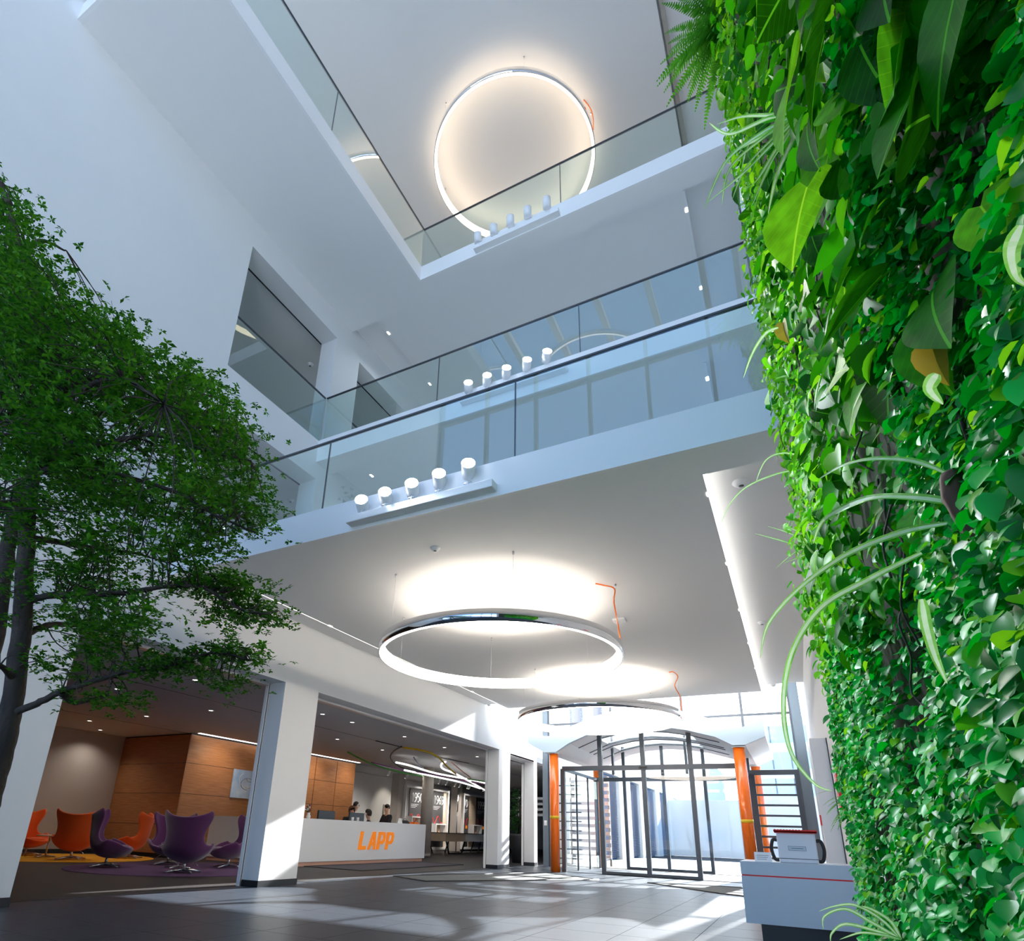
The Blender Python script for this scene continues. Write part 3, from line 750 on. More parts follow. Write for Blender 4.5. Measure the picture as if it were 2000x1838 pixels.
place(ep, -11.03, 8.84, (-12.0, 10.4))
place(copy_tree(ep), -13.13, 8.58, (-11.9, 10.1), 'purple winged armchair in profile facing right, beside the orange chairs')
place(copy_tree(ep), -13.35, 10.2, (-11.4, 8.6), 'purple winged armchair facing the camera, half hidden behind the nearest one')
place(copy_tree(ep), -11.85, 10.65, (-12.9, 8.9), 'purple winged armchair partly hidden by the white pillar')
place(eo, -15.92, 9.45, (-17.4, 10.9))
place(copy_tree(eo), -18.2, 9.6, (-16.6, 10.0), 'orange winged armchair cut off by the left wall edge')
place(copy_tree(eo), -16.0, 11.0, (-17.6, 9.6), 'orange winged armchair glimpsed behind the purple profile chair')
def rug(x, y, r, m, label):
    t = tag(MB().lathe([(.001, .012), (r - .02, .012), (r, .006), (r, 0)], 72, (0, 0, 0)).build('round_rug', m), label, 'rug')
    t.location = (x, y, 0.0005)
rug(-12.15, 9.75, 2.3, M['rug_p'], 'large round purple rug under the purple armchairs')
rug(-16.9, 9.9, 2.05, M['rug_y'], 'large round yellow rug under the orange armchairs')
def side_table(x, y, label):
    t = empty('side_table', (x, y, .0135), 0, label, 'table')
    MB().lathe([(.001, .50), (.29, .50), (.30, .51), (.30, .525), (.29, .53), (.001, .53)], 40).build('tabletop', M['tan'], t)
    MB().cyl((0, 0, .03), (0, 0, .50), .02, n=12).build('column', M['steel'], t)
    for a in range(4):
        th = math.radians(20 + 90 * a); MB().tube([(0, 0, .04), (.3 * math.cos(th), .3 * math.sin(th), .012)], [.022, .012], 8).build('foot', M['steel'], t)
side_table(-12.2, 9.6, 'small round wooden side table between the purple armchairs')
side_table(-17.1, 9.5, 'small round wooden side table between the orange armchairs')

# ------------------------------------------------------------------ exhibition area beyond the desk
t = empty('round_column', (-13.75, 22.4, 0), 0, 'round beige concrete column behind the end of the desk', 'column')
MB().cyl((0, 0, 0.0), (0, 0, ZC), .24, n=32).build('shaft', M['concrete'], t)
MB().cyl((0, 0, 0.0), (0, 0, .1), .252, n=32).build('foot_ring', M['beige'], t)
XE = -16.6
def stroke_text(parent, s, y, z, h, m, x=.005, w=None):
    """thin-line digits drawn with tubes: plane facing +x, running along +y"""
    G = {'1': [[(.15, .8), (.35, 1), (.35, 0)]],
         '9': [[(.1, 0), (.3, .05), (.55, .45), (.58, .75), (.45, .97), (.22, .97), (.08, .75), (.15, .5), (.35, .42), (.56, .58)]],
         '5': [[(.52, 1), (.16, 1), (.12, .55), (.35, .62), (.55, .45), (.55, .2), (.35, 0), (.1, .06)]],
         '0': [[(.3, 1), (.1, .8), (.08, .3), (.3, 0), (.52, .3), (.55, .75), (.3, 1)]],
         '6': [[(.5, 1), (.25, .7), (.1, .35), (.2, .05), (.42, .03), (.56, .25), (.48, .48), (.28, .52), (.12, .35)]],
         '7': [[(.08, 1), (.58, 1), (.25, 0)]]}
    cw = h * .62
    for k, ch in enumerate(s):
        mb = MB()
        for ln in G[ch]:
            mb.tube([(x, y + k * cw + p[0] * h, z + p[1] * h) for p in ln], h * .045, 5)
        mb.build('digit', m, parent)
def exhibit(v0, v1, label, posters, boxes, posts=True):
    y0 = at(v0[0], v0[1], 'x', XE).y; y1 = at(v1[0], v1[1], 'x', XE).y
    t = empty('display_frame', (XE, y0, 0), 0, label, 'display')
    L = y1 - y0; top = 3.05
    for (a, b, c, d, nm) in [(0, .09, .1, top, 'post'), (L - .09, L, .1, top, 'post'), (.09, L - .09, top - .1, top, 'head_rail'), (.09, L - .09, .1, .2, 'foot_rail')]:
        box(nm, M['white_em'], -.3, .05, a, b, c, d, t)
    return t, y0, L
def poster(t, y0, u0, u1, num, z0=.5, z1=2.93, full=True, cut=0):
    a = at(u0, 1560, 'x', XE).y - y0; b = at(u1, 1560, 'x', XE).y - y0
    o = box('poster', M['darkposter'], -.12, -.08, a, b, z0, z1, t)
    stroke_text(o, num, a + .12, z1 - .62, .42, M['white_em'], x=-.072)
    for k in range(3): box('text_line', M['white_em'], -.0798, -.075, a + .15, a + .15 + (b - a) * (.6 - .12 * k), z1 - .75 - .07 * k, z1 - .735 - .07 * k, o)
    # orange cable sketch and orange blocks
    pts = [(-.07, a + (b - a) * (.1 + .8 * s), 1.55 + .18 * math.sin(s * 9 + a)) for s in np.linspace(0, 1, 14)]
    MB().tube(pts, .018, 5).build('orange_curve', M['redfab'], o)
    box('orange_block', M['logo'], -.0798, -.073, a + (b - a) * .55, a + (b - a) * .8, 1.18, 1.34, o)
def showcase(t, y0, u0, u1, z0, z1, m='tan'):
    a = at(u0, 1600, 'x', XE).y - y0; b = at(u1, 1600, 'x', XE).y - y0
    o = box('showcase_back', M[m], -.1, -.07, a, b, z0, z1, t)
    for (c, d, e, f) in [(a, b, z0, z0 + .06), (a, b, z1 - .06, z1), (a, a + .06, z0 + .06, z1 - .06), (b - .06, b, z0 + .06, z1 - .06)]:
        box('showcase_rim', M['white_em'], -.069, .28, c, d, e, f, o)
    MB().cyl((.1, (a + b) / 2, z0 + .07), (.1, (a + b) / 2 + .1, z0 + .3), .07, .04, 10).build('exhibit', M['copper'], o)
t, y0, L = exhibit((791, 1560), (876, 1560), 'white framed history display left of the thin stand, half hidden by the round column', 0, 0)
poster(t, y0, 803, 827, '1950'); poster(t, y0, 847, 869, '1969')
box('oak_panel', M['tan'], -.13, -.09, at(869, 1560, 'x', XE).y - y0, L - .1, .2, 2.94, t)
showcase(t, y0, 795, 821, 1.05, 1.62); showcase(t, y0, 843, 863, .75, 1.35)
box('drawer_front', M['darkposter'], -.13, -.02, at(843, 1600, 'x', XE).y - y0, at(868, 1600, 'x', XE).y - y0, .22, .74, t)
t, y0, L = exhibit((905, 1560), (958, 1560), 'white framed history display farther right, beside the third pier', 0, 0)
poster(t, y0, 906, 919, '70'); poster(t, y0, 933, 955, '1999')
box('oak_panel', M['tan'], -.13, -.09, at(919.5, 1560, 'x', XE).y - y0, at(932.5, 1560, 'x', XE).y - y0, .2, 2.94, t)
showcase(t, y0, 917, 934, .78, 1.4)
for k, (u0, u1) in enumerate([(777, 790), (893, 903)]):
    ya, yb = at(u0, 1560, 'x', XE - .1).y, at(u1, 1560, 'x', XE - .1).y
    struct('wall_pier', M['beige'], XE - .5, XE - .1, ya, yb, 0, ZC)
# door and its lit wall
t = empty('door_1', (-18.49, at(748, 1576, 'x', -18.49).y, 0)); t['kind'] = 'structure'
box('leaf', M['tan'], 0, .04, .06, 1.1, 0, 2.1, t); box('frame', M['concrete'], 0, .06, 0, .055, 0, 2.16, t); box('frame', M['concrete'], 0, .06, 1.105, 1.16, 0, 2.16, t)
box('frame', M['concrete'], 0, .06, .0551, 1.1049, 2.105, 2.16, t)
MB().tube([(.045, .15, 1.05), (.08, .15, 1.05), (.08, .28, 1.05)], .01, 6).build('handle', M['steel'], t)
spotlight('gallery_beam', (-16.9, at(745, 1576, 'x', -18.49).y + .2, 3.3), (-18.5, at(745, 1576, 'x', -18.49).y + .2, 1.8), 60, 70, .8, (1, .9, .75))
# glass lectern pole
p = at(891, 1640, 'x', -15.9)
t = empty('floor_stand', (p.x, p.y, 0), 0, 'tall thin dark stand with a glass top between the two displays', 'stand')
MB().cyl((0, 0, 0.02), (0, 0, 2.0), .025, n=10).build('pole', M['screen'], t); MB().cyl((0, 0, 2.0), (0, 0, 2.85), .04, n=10).build('glass_tube', M['steel'], t)
MB().cyl((0, 0, 0), (0, 0, .02), .2, n=20).build('base', M['black'], t)
# exhibition table
ya, yb, yc = at(870, 1640, 'x', -14.5).y, at(909, 1640, 'x', -14.5).y, at(962, 1640, 'x', -14.5).y
t = empty('exhibition_table', (-14.5, ya, 0), 0, 'long display table with a black top, oak and white drawer fronts and slanted black legs', 'table')
box('tabletop', M['black'], -1.2, .02, 0, yc - ya, .90, .93, t)
box('oak_front', M['tan'], -1.15, 0, .02, yb - ya - .005, .55, .899, t); box('white_front', M['white_em'], -1.15, 0, yb - ya, yc - ya, .55, .899, t)
for d in (.5, (yb - ya) - .15, (yb - ya) + 1.6, yc - ya - .5):
    sgn = 1 if d < 1.5 else -1
    MB().tube([(-.1, d - .25 * sgn, .55), (-.1, d + .05 * sgn, 0.01)], .035, 6).build('leg', M['black'], t)
    MB().tube([(-1.0, d - .25 * sgn, .55), (-1.0, d + .05 * sgn, 0.01)], .035, 6).build('leg', M['black'], t)
MB().tube([(-.1, .55, .02), (-.1, (yb - ya) - .2, .02)], .03, 6).build('stretcher', M['black'], t)
# ceiling track with spots
tr = empty('ceiling_track', (-15.4, 20.8, ZC), 0, 'thin white ceiling track carrying the exhibition spotlights', 'light')
box('rail', M['white_em'], -.02, .02, 0, 16, -.05, -.001, tr)
for k, u in enumerate([759, 793, 859, 873, 890, 899, 915, 918, 946]):
    y = at(u, 1535, 'x', -15.4).y
    t = empty('track_spotlight', (-15.4, y, ZC - .05), rnd.uniform(-.4, .4), 'white cylinder spotlight, %s from the left on the exhibition ceiling track' % ['first', 'second', 'third', 'fourth', 'fifth', 'sixth', 'seventh', 'eighth', 'ninth'][k], 'spotlight', 'exhibition track spotlights')
    MB().cyl((0, 0, 0), (0, 0, -.08), .015, n=8).build('stem', M['white_em'], t)
    MB().cyl((.03, 0, -.06), (-.06, 0, -.30), .05, n=14).build('head', M['white_em'], t)
    MB().cyl((-.06, 0, -.301), (-.061, 0, -.306), .042, n=14).build('lens', M['down'], t)
    spotlight('track_and_fill_beam', (-15.5, y, ZC - .4), (XE - .2, y, 1.6), 110, 100, .9, (1, .93, .84), .05)

# cable sculpture under the ceiling
csc = empty('cable_sculpture', (-12, 16, ZC), 0, 'hanging sculpture of coloured cables and glowing white tubes over the reception', 'sculpture')
def cable(pts, zs, r, m, label, nm='cable'):
    P_ = [at(u, v, 'z', z) - Vector((-12, 16, ZC)) for (u, v), z in zip(pts, zs)]
    o = MB().tube(catm(P_, 6), r, 7).build(nm, m, csc); o['label'] = label; return o
M['c_green'] = mat('green_cable', (.06, .42, .04), .4); M['c_yellow'] = mat('yellow_cable', (.75, .50, .01), .4)
M['c_white'] = mat('light_tube', (.9, .9, .9), .4, emit=(1, .98, .95), es=2.2); M['c_violet'] = mat('violet_cable', (.25, .03, .22), .4)
M['c_blue'] = mat('blue_cable', (.02, .04, .12), .4)
cable([(679, 1469), (722, 1490), (780, 1508), (850, 1519), (900, 1520), (955, 1528)], [3.48, 3.3, 3.2, 3.15, 3.15, 3.15], .028, M['c_green'], 'green cable sweeping under the ceiling over the desk')
cable([(787, 1460), (830, 1467), (856, 1479), (872, 1496), (893, 1514)], [3.46, 3.4, 3.3, 3.2, 3.15], .032, M['c_yellow'], 'thick yellow cable arching down from the ceiling')
cable([(784, 1458), (768, 1468), (763, 1480), (776, 1494), (800, 1503), (880, 1517), (948, 1535)], [3.48, 3.4, 3.3, 3.2, 3.15, 3.15, 3.15], .026, M['black'], 'black cable curling down from the ceiling in a loop')
cable([(773, 1489), (800, 1495), (850, 1510), (920, 1523), (950, 1530)], [3.25, 3.2, 3.15, 3.15, 3.15], .034, M['c_white'], 'upper glowing white tube of the cable sculpture')
cable([(790, 1504), (850, 1517), (900, 1528), (938, 1540)], [3.15, 3.1, 3.05, 3.05], .034, M['c_white'], 'lower glowing white tube of the cable sculpture')
cable([(870, 1488), (862, 1493), (866, 1502), (895, 1514), (948, 1544)], [3.3, 3.3, 3.25, 3.15, 3.1], .034, M['c_white'], 'hooked glowing white tube at the right of the cable sculpture')
cable([(725, 1489), (780, 1502), (850, 1514), (952, 1534)], [3.25, 3.2, 3.12, 3.12], .02, M['c_violet'], 'thin violet cable running beside the green one')
cable([(808, 1479), (814, 1488), (830, 1505), (860, 1512)], [3.45, 3.35, 3.2, 3.15], .02, M['c_blue'], 'short dark blue cable dropping from the ceiling')
cable([(882, 1489), (898, 1503), (915, 1516), (919, 1521)], [3.46, 3.35, 3.2, 3.15], .024, M['copper'], 'short brown cable dropping near the right pier')
for k, (a, b, lb) in enumerate([((734, 1447), (787, 1460), 'left'), ((850, 1478), (916, 1491), 'right')]):
    p, q = at(*a, 'z', ZC - .02), at(*b, 'z', ZC - .02)
    MB().tube([p - Vector((-12, 16, ZC)), q - Vector((-12, 16, ZC))], .014, 6).build('mounting_rod', M['black'], csc)

# potted plant behind the third opening
def potted(x, y, label):
    t = empty('potted_plant', (x, y, 0), 0, label, 'plant')
    MB().lathe([(.001, .02), (.24, .02), (.27, 0.0), (.36, .90), (.38, .98), (.345, .98), (.33, .9), (.001, .9)], 28).build('pot', M['pot'], t)
    st = MB()
    for k in range(4):
        st.tube([(.05 * k - .08, .04 * (k % 2), .88), (.08 * k - .12, .05 * (k % 2), 2.2)], .02, 6)
    st.build('stem', M['bark'], t)
    mb = MB()
    for k in range(260):
        z = rnd.uniform(1.0, 2.5); th = rnd.uniform(0, 6.283); r0 = .05; L = rnd.uniform(.18, .34) * (1.15 - .25 * abs(z - 1.7))
        d = Vector((math.cos(th), math.sin(th), rnd.uniform(-.2, .8))).normalized(); p = Vector((r0 * d.x * 2, r0 * d.y * 2, z))
        s = d.cross(Vector((0, 0, 1))).normalized() * .032; mid = p + d * L * .5 + Vector((0, 0, .03)); e = p + d * L - Vector((0, 0, .06))
        mb.add([p, mid - s, mid + s, e], [(0, 1, 3), (0, 3, 2)])
    mb.build('foliage', M['leafD'], t, kind='stuff')
potted(-9.1, 21.4, 'tall leafy plant in a tapered charcoal pot behind the far opening')
# backdrop room beyond opening three
for k in range(4):
    struct('trim_10', M['white_em'], -10.6, -8.6, 24.5, 24.7, 1.7 + .22 * k, 1.8 + .22 * k)

# ------------------------------------------------------------------ entrance mats
def mat_poly(name, pts, m, label):
    t = empty(name, (pts[0].x, pts[0].y, 0.0005), 0, label, 'doormat')
    q = [(p.x - pts[0].x, p.y - pts[0].y) for p in pts]
    MB().prism(q, 'z', 0, .008).build('pile', m, t)
    c = Vector((sum(a for a, b in q) / len(q), sum(b for a, b in q) / len(q)))
    mb = MB()
    for i in range(len(q)):
        a, b = Vector((*q[i], .005)), Vector((*q[(i + 1) % len(q)], .005)); mb.tube([a, b], .016, 4)
    mb.build('edging', M['black'], t)
F = lambda u, v: at(u, v, 'z', 0)
mat_poly('entrance_mat', [Vector((-11.35, 12.67, 0)), Vector((-9.5, 12.67, 0)), Vector((-9.5, 17.85, 0)), Vector((-11.35, 17.85, 0))], M['mat'], 'dark purple-grey mat in front of the reception desk')
mat_poly('entrance_mat', [F(768, 1712), F(831, 1722), F(1170, 1719), F(1060, 1705)], M['mat_g'], 'large grey mat on the floor between pillars and left orange column')
mat_poly('entrance_mat', [F(1265, 1725), F(1405, 1746), F(1500, 1756), F(1500, 1737)], M['mat_g'], 'grey mat before the doors beside the white counter')

# ------------------------------------------------------------------ entrance: columns, doors, canopy, facade
YE = 17.6
def column(x, y, top, r, label):
    t = empty('orange_column', (x, y, 0), 0, label, 'column')
    MB().cyl((0, 0, .0), (0, 0, top - .03), r, n=32).build('shaft', M['orange'], t)
    MB().cyl((0, 0, top - .03), (0, 0, top), r * 1.15, n=32).build('cap', M['fascia'], t)
    MB().lathe([(r + .0005, 1.42), (r + .003, 1.42), (r + .003, 1.50), (r + .0005, 1.50)], 32).build('band', M['c_yellow'], t)
column(-6.27, 17.3, 3.29, .135, 'glossy orange column left of the glass doors')
column(-1.17, 17.3, 3.31, .145, 'glossy orange column right of the glass doors')
column(-1.05, 21.9, 3.31, .145, 'orange column outside, glimpsed behind the ladder-like window')
column(-6.3, 21.9, 3.29, .135, 'orange column outside, seen through the left door pane')

def door_front(y, label, xs, thick, name):
    t = empty(name, (0, y, 0)); t['kind'] = 'structure'
    for i, x in enumerate(xs):
        top = 3.2 if i in (0, len(xs) - 1) else 3.95
        if i in (0, len(xs) - 1): top = 2.85
        box('mullion', M['dark'], x - thick, x + thick, -.05, .05, 0, top, t)
    box('transom', M['dark'], xs[0], xs[-1], -.07, .07, 2.79, 2.92, t)
    for i in range(len(xs) - 1):
        box('glass_pane', M['fglass'], xs[i] + thick, xs[i + 1] - thick, -.006, .006, .02, 2.78, t)
        if i in (1, 2):
            box('bottom_rail', M['dark'], xs[i] + thick, xs[i + 1] - thick, -.03, .03, .0, .085, t)
    box('sill', M['dark'], xs[0], xs[-1], -.03, .03, 0, .015, t)
    box('sensor', M['black'], xs[2] - .1, xs[2] + .1, -.12, -.071, 2.83, 2.88, t)
    return t
door_front(YE, '', [-6.1, -4.95, -3.72, -2.44, -1.28], .06, 'door_2')
door_front(21.2, '', [-6.15, -5.15, -3.85, -2.55, -1.2], .05, 'door_3')
for x in (-6.08, -1.2):   # side glazing of the vestibule
    t = empty('window_3', (x, YE, 0)); t['kind'] = 'structure'
    box('glass_pane', M['fglass'], -.006, .006, .05, 3.5, .02, 2.85, t); box('head', M['dark'], -.04, .04, .05, 3.55, 2.8, 2.88, t)
    for y in (1.2, 2.4, 3.5): box('post', M['dark'], -.025, .025, y - .025, y + .025, 0, 2.8, t)

# canopy: a vaulted shell with two lower wings
low = [(-7.02, 3.58), (-6.5, 3.29), (-6.14, 3.29), (-5.74, 3.53), (-5.11, 3.78), (-4.45, 3.91), (-3.75, 3.95), (-3.1, 3.90), (-2.41, 3.77), (-1.70, 3.56), (-1.29, 3.33), (-1.0, 3.33), (-.5, 3.53)]
upp = [(-7.01, 4.02), (-6.5, 3.77), (-6.12, 3.77), (-5.57, 4.06), (-4.95, 4.28), (-4.4, 4.41), (-3.75, 4.46), (-3.1, 4.40), (-2.55, 4.31), (-1.95, 4.12), (-1.28, 3.79), (-1.02, 3.78), (-.5, 4.0)]
cn = empty('canopy', (0, 17.1, 0), 0, 'pale vaulted entrance canopy with folded wings resting on the orange columns', 'canopy')
MB().prism(low + upp[::-1], 'y', 0, .12).build('fascia', mat('canopy_blue_white', (.62, .74, .84), .6), cn)
def shell(y0, y1, i0, i1, name, m, th=.06, z_off=.0):
    mb = MB()
    seg = [(low[i][0], low[i][1] + z_off) for i in range(i0, i1 + 1)]
    seg2 = [(p[0], p[1] + th) for p in seg]
    mb.prism(seg + seg2[::-1], 'y', y0, y1); return mb.build(name, m, cn)
n_ = len(low) - 1
bands = [(.12, .95), (2.15, 2.55), (3.75, 4.9)]
for a, b in bands: shell(a, b, 0, n_, 'vault_band', M['fascia'])
for a, b in [(.95, 2.15), (2.55, 3.75)]:
    shell(a, b, 0, 4, 'vault_side', M['fascia']); shell(a, b, 8, n_, 'vault_side', M['fascia'])
    shell(a, b, 4, 8, 'roof_glass', M['fglass'], .02, .02)
    for yy in (a, b - .03): shell(yy, yy + .03, 3, 9, 'glazing_edge', M['dark'], .05, -.02)
MB().prism(low + [(p[0], p[1] + .3) for p in low[::-1]], 'y', 4.9, 5.0).build('rear_fascia', M['fascia'], cn)

# facade
wfz = empty('window_4', (0, 20, 0)); wfz['kind'] = 'structure'
for x in (-7.42, -5.2, -2.9, -1.15): box('mullion', M['dark'], x - .035, x + .035, -.06, .06, 2.9 if x > -7 and x < -1.2 else 0, 8.1, wfz)
box('corner_post', M['slate'], -7.62, -7.43, -.12, .12, 0, 8.1, wfz)
box('corner_post', M['slate'], .17, .44, -.12, .12, 0, 8.1, wfz)
box('post_cheek', M['dark'], .13, .169, -.14, -.0, 0, 8.1, wfz)
for z in (4.63, 6.3): box('transom', M['dark'], -7.42, .17, -.045, .045, z - .03, z + .03, wfz)
box('glass_pane', M['fglass'], -7.42, .17, -.01, .01, 4.0, 8.1, wfz)
box('glass_pane', M['fglass'], -1.1, .17, -.01, .01, 2.9, 4.0, wfz)
box('glass_pane', M['fglass'], -7.42, -6.3, -.01, .01, .05, 4.0, wfz)
# ladder-like window beside the gray post
lw = empty('window_5', (-1.15, 20, 0)); lw['kind'] = 'structure'
box('frame', M['dark'], 0, .14, -.05, .05, 0, 2.84, lw); box('frame', M['dark'], 1.18, 1.32, -.05, .05, 0, 2.84, lw)
box('frame', M['dark'], 0, 1.32, -.05, .05, 2.84, 2.98, lw)
for k in range(9):
    z = 2.56 - k * .285
    box('crossbar', M['dark'], .14, 1.18, -.035, .035, z - .028, z + .028, lw)
box('glass_pane', M['fglass'], .14, 1.18, -.004, .004, .1, 2.84, lw)
lw2 = empty('window_6', (-7.42, 20, 0)); lw2['kind'] = 'structure'
for k in range(9):
    z = 2.56 - k * .285
    box('crossbar', M['dark'], .04, 1.1, -.035, .035, z - .02, z + .02, lw2)
# small keypad on the left post
t = empty('wall_keypad', (-7.52, 19.87, 1.35), 0, 'small white keypad on the dark post beside the left orange column', 'keypad')
box('housing', M['white_em'], -.05, .05, -.02, -.001, -.08, .08, t); box('display', M['steel'], -.03, .03, -.023, -.0201, .02, .06, t)

# right pier with door line, alarm boxes
struct('wall_pier', M['white'], .28, XR, 10.2, 10.6, 0, 2.43)
struct('trim_11', M['black'], .488, .4995, 10.17, 10.199, 0, 2.43)
tag(box('alarm_box', M['red'], XR - .06, XR - .001, 8.35, 8.65, 1.35, 1.75), 'red alarm box on the right wall beside the plants', 'alarm box')
tag(box('alarm_button', M['red'], .262, .279, 10.3, 10.42, 1.22, 1.36), 'small red button on the white pier beyond the counter', 'alarm button')

# ------------------------------------------------------------------ white counter and cool bag
ct = empty('counter', (-.56, 6.7, 0), 0, 'white floating counter with a thin red line on a black plinth beside the plant wall', 'counter')
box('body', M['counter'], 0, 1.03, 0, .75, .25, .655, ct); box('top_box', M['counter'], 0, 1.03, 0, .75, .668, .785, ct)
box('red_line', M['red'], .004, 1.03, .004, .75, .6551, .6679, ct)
box('plinth', M['black'], .12, 1.03, .06, .7, 0, .2499, ct)
bg_ = empty('cool_bag', (-.055, 6.95, .785), 0, 'white box-shaped bag with a red rim and black handles on the counter', 'bag')
body = MB().prism([(-.165, 0), (.165, 0), (.165, .27), (-.165, .27)], 'y', -.11, .11).build('body', mat('white_vinyl', (.78, .78, .80), .4), bg_, bevel=.012)
mb = MB()
for k in range(14):
    x = -.17 + k * .34 / 13; mb.cyl((x, -.125, .285), (x, .125, .285), .016, n=8)
mb.box(-.18, .18, -.125, .125, .268, .284); mb.build('rim', M['redfab'], bg_)
for s in (-1, 1):
    MB().tube(catm([(s * .168, 0, .20), (s * .205, 0, .20), (s * .225, 0, .12), (s * .205, 0, .03), (s * .168, 0, .0 + .02)], 5), .016, 8).build('handle', M['black'], bg_)
box('label_plate', M['counter'], -.075, .075, -.113, -.1105, .11, .15, bg_)
for (a, b, c, d) in [(-.075, .075, .11, .112), (-.075, .075, .148, .15), (-.075, -.073, .11, .15), (.073, .075, .11, .15)]: box('label_edge', M['black'], a, b, -.1145, -.1131, c, d, bg_)
box('label_text', M['dark'], -.05, .05, -.1142, -.1131, .128, .132, bg_)
box('base_piping', M['black'], -.167, .167, -.1125, -.1105, .035, .04, bg_)
cd = empty('notice_card', (-.36, 6.85, .785), .1, 'folded white card with two text lines on the counter', 'card')
MB().prism([(-.04, 0), (.04, 0), (0.0, .085)], 'x', -.075, .075).build('card', M['white_em'], cd)
for k in range(3): box('text_line', M['dark'], -.055, .03 + .01 * k, -.0325 + .008 * k, -.0315 + .008 * k, .02 + .017 * k, .023 + .017 * k, cd)

# ------------------------------------------------------------------ outside
struct('ground', M['pave'], -60, 40, 20.3, 160, -.12, -.02)
struct('ground', M['pave'], -80, 60, -90, -2.5, -.12, -.02)  # unseen yard added behind the viewpoint, sends light up to the soffits
rb_ = empty('bounce_building', (0, -46, 0), 0, 'unseen building added behind the viewpoint to bounce sunlight into the atrium', 'building')  # added out of view as a sunlit reflector for the atrium
box('wall', mat('grey_cladding', (.15, .20, .28), .6), -40, 30, -8, 0, 0, 15, rb_)
for k in range(10):
    for j in range(3): box('window', M['outglass'], -36 + k * 6.4, -33.5 + k * 6.4, .01, .08, 1 + j * 4.6, 3 + j * 4.6, rb_)
XO = -7.75
ob = empty('office_building', (XO, 23, 0), 0, 'white building outside with a row of tall windows behind horizontal blinds', 'building')
bays = [(4.3, 7.8), (10.1, 12.3), (14.1, 16.7), (18.0, 20.4), (22.8, 26.0), (29.1, 33.9)]
ys = [0.0] + [v for b in bays for v in b] + [60]
for i in range(0, len(ys), 2): box('pier', M['out_wall'], -.5, 0, ys[i], ys[i + 1], 0, 3.85, ob)
box('wall_above', M['out_wall'], -.5, 0, 0, 60, 3.85, 4.6, ob); box('wall_upper', M['out_wall'], -.5, 0, 0, 60, 7.6, 9.0, ob)
for (a, b) in bays:
    w = box('window', M['outglass'], -.32, -.28, a, b, 0, 3.85, ob)
    mb = MB()
    for k in range(46):
        z = .08 + k * .08; mb.add([(-.22, a + .03, z), (-.13, a + .03, z + .07), (-.13, b - .03, z + .07), (-.22, b - .03, z)], [(0, 1, 2, 3), (3, 2, 1, 0)])
    mb.build('blind', M['blind'], w, kind='stuff')
box('wall_middle', M['out_wall'], -.5, 0, 6.7, 60, 4.6, 7.6, ob)
for (a, b) in [(1, 3), (3.6, 6.2)]:
    w = box('window', M['outglass'], -.32, -.28, a, b, 4.6, 7.6, ob)
    mb = MB()
    for k in range(32):
        z = 4.7 + k * .09; mb.add([(-.22, a + .03, z), (-.13, a + .03, z + .075), (-.13, b - .6, z + .075), (-.22, b - .6, z)], [(0, 1, 2, 3), (3, 2, 1, 0)])
    mb.build('blind', M['blind'], w, kind='stuff')
for y in (0, 3.3, 6.3): box('pier_upper', M['out_wall'], -.4, 0, y, y + .35, 4.6, 7.6, ob)
# far glass block across the yard
fb = empty('glass_office', (-6.5, 90, 0), 0, 'distant pale office block across the yard with bands of blue glass', 'building')
for k in range(5):
    box('floor_band', M['out_wall'], 0, 20, 0, 10, k * 3.4 + 2.2, k * 3.4 + 3.4, fb)
    for j in range(9): box('window', mat('pale_window', (.60, .76, .90), .2) if (j + k) == 0 else bpy.data.materials['pale_window'], .1 + j * 2.2, 2.1 + j * 2.2, .1, .3, k * 3.4, k * 3.4 + 2.2, fb)
box('core', M['out_wall'], .3, 19.7, .5, 9.8, 0, 17, fb)
# outdoor slatted screen left of the entrance
sc_ = empty('slatted_screen', (-7.6, 22.6, 0), 0, 'white slatted screen outside behind the left door pane', 'screen')
for k in range(11): box('slat', M['out_wall'], 0, 1.5, 0, .08, .25 + .26 * k, .37 + .26 * k, sc_)
box('post', M['concrete'], .0, .06, .081, .16, 0, 3.1, sc_); box('post', M['concrete'], 1.44, 1.5, .081, .16, 0, 3.1, sc_)

# ------------------------------------------------------------------ living wall
def leaf_grid(L, Wd, kind='heart', fold=.12, droop=.2):
    """leaf pointing along +y from the origin, face normal +z"""
    if kind == 'heart':
        ts = [-.10, .03, .2, .42, .65, .85, 1.0]; ws = [.26, .44, .5, .46, .33, .14, 0.0]
    elif kind == 'fine':
        ts = [-.13, -.08, 0.0, .08, .18, .3, .45, .6, .75, .87, .95, 1.0]; ws = [.14, .28, .40, .47, .5, .49, .44, .35, .23, .12, .05, 0.0]
    elif kind == 'round':
        ts = [0, .1, .35, .65, .9, 1.0]; ws = [.0, .33, .5, .46, .2, 0.0]
    else:
        ts = [0, .15, .4, .7, 1.0]; ws = [.0, .3, .5, .36, 0.0]
    vs, fs = [], []
    for t, w in zip(ts, ws):
        zc = -droop * L * t * t
        ym = max(t, 0.0) if kind in ('heart', 'fine') and t < 0 else t
        vs += [(-w * Wd, t * L, zc + fold * w * Wd), (0, ym * L, zc), (w * Wd, t * L, zc + fold * w * Wd)]
    for i in range(len(ts) - 1):
        a = 3 * i; fs += [(a, a + 1, a + 4, a + 3), (a + 1, a + 2, a + 5, a + 4)]
    return np.array(vs, float), fs
def frames(n_dir, t_dir):
    """rotation with z=n_dir, y=t_dir"""
    n = Vector(n_dir).normalized(); t = Vector(t_dir); t = (t - n * t.dot(n)).normalized(); x = t.cross(n)
    return np.array([[x.x, t.x, n.x], [x.y, t.y, n.y], [x.z, t.z, n.z]])
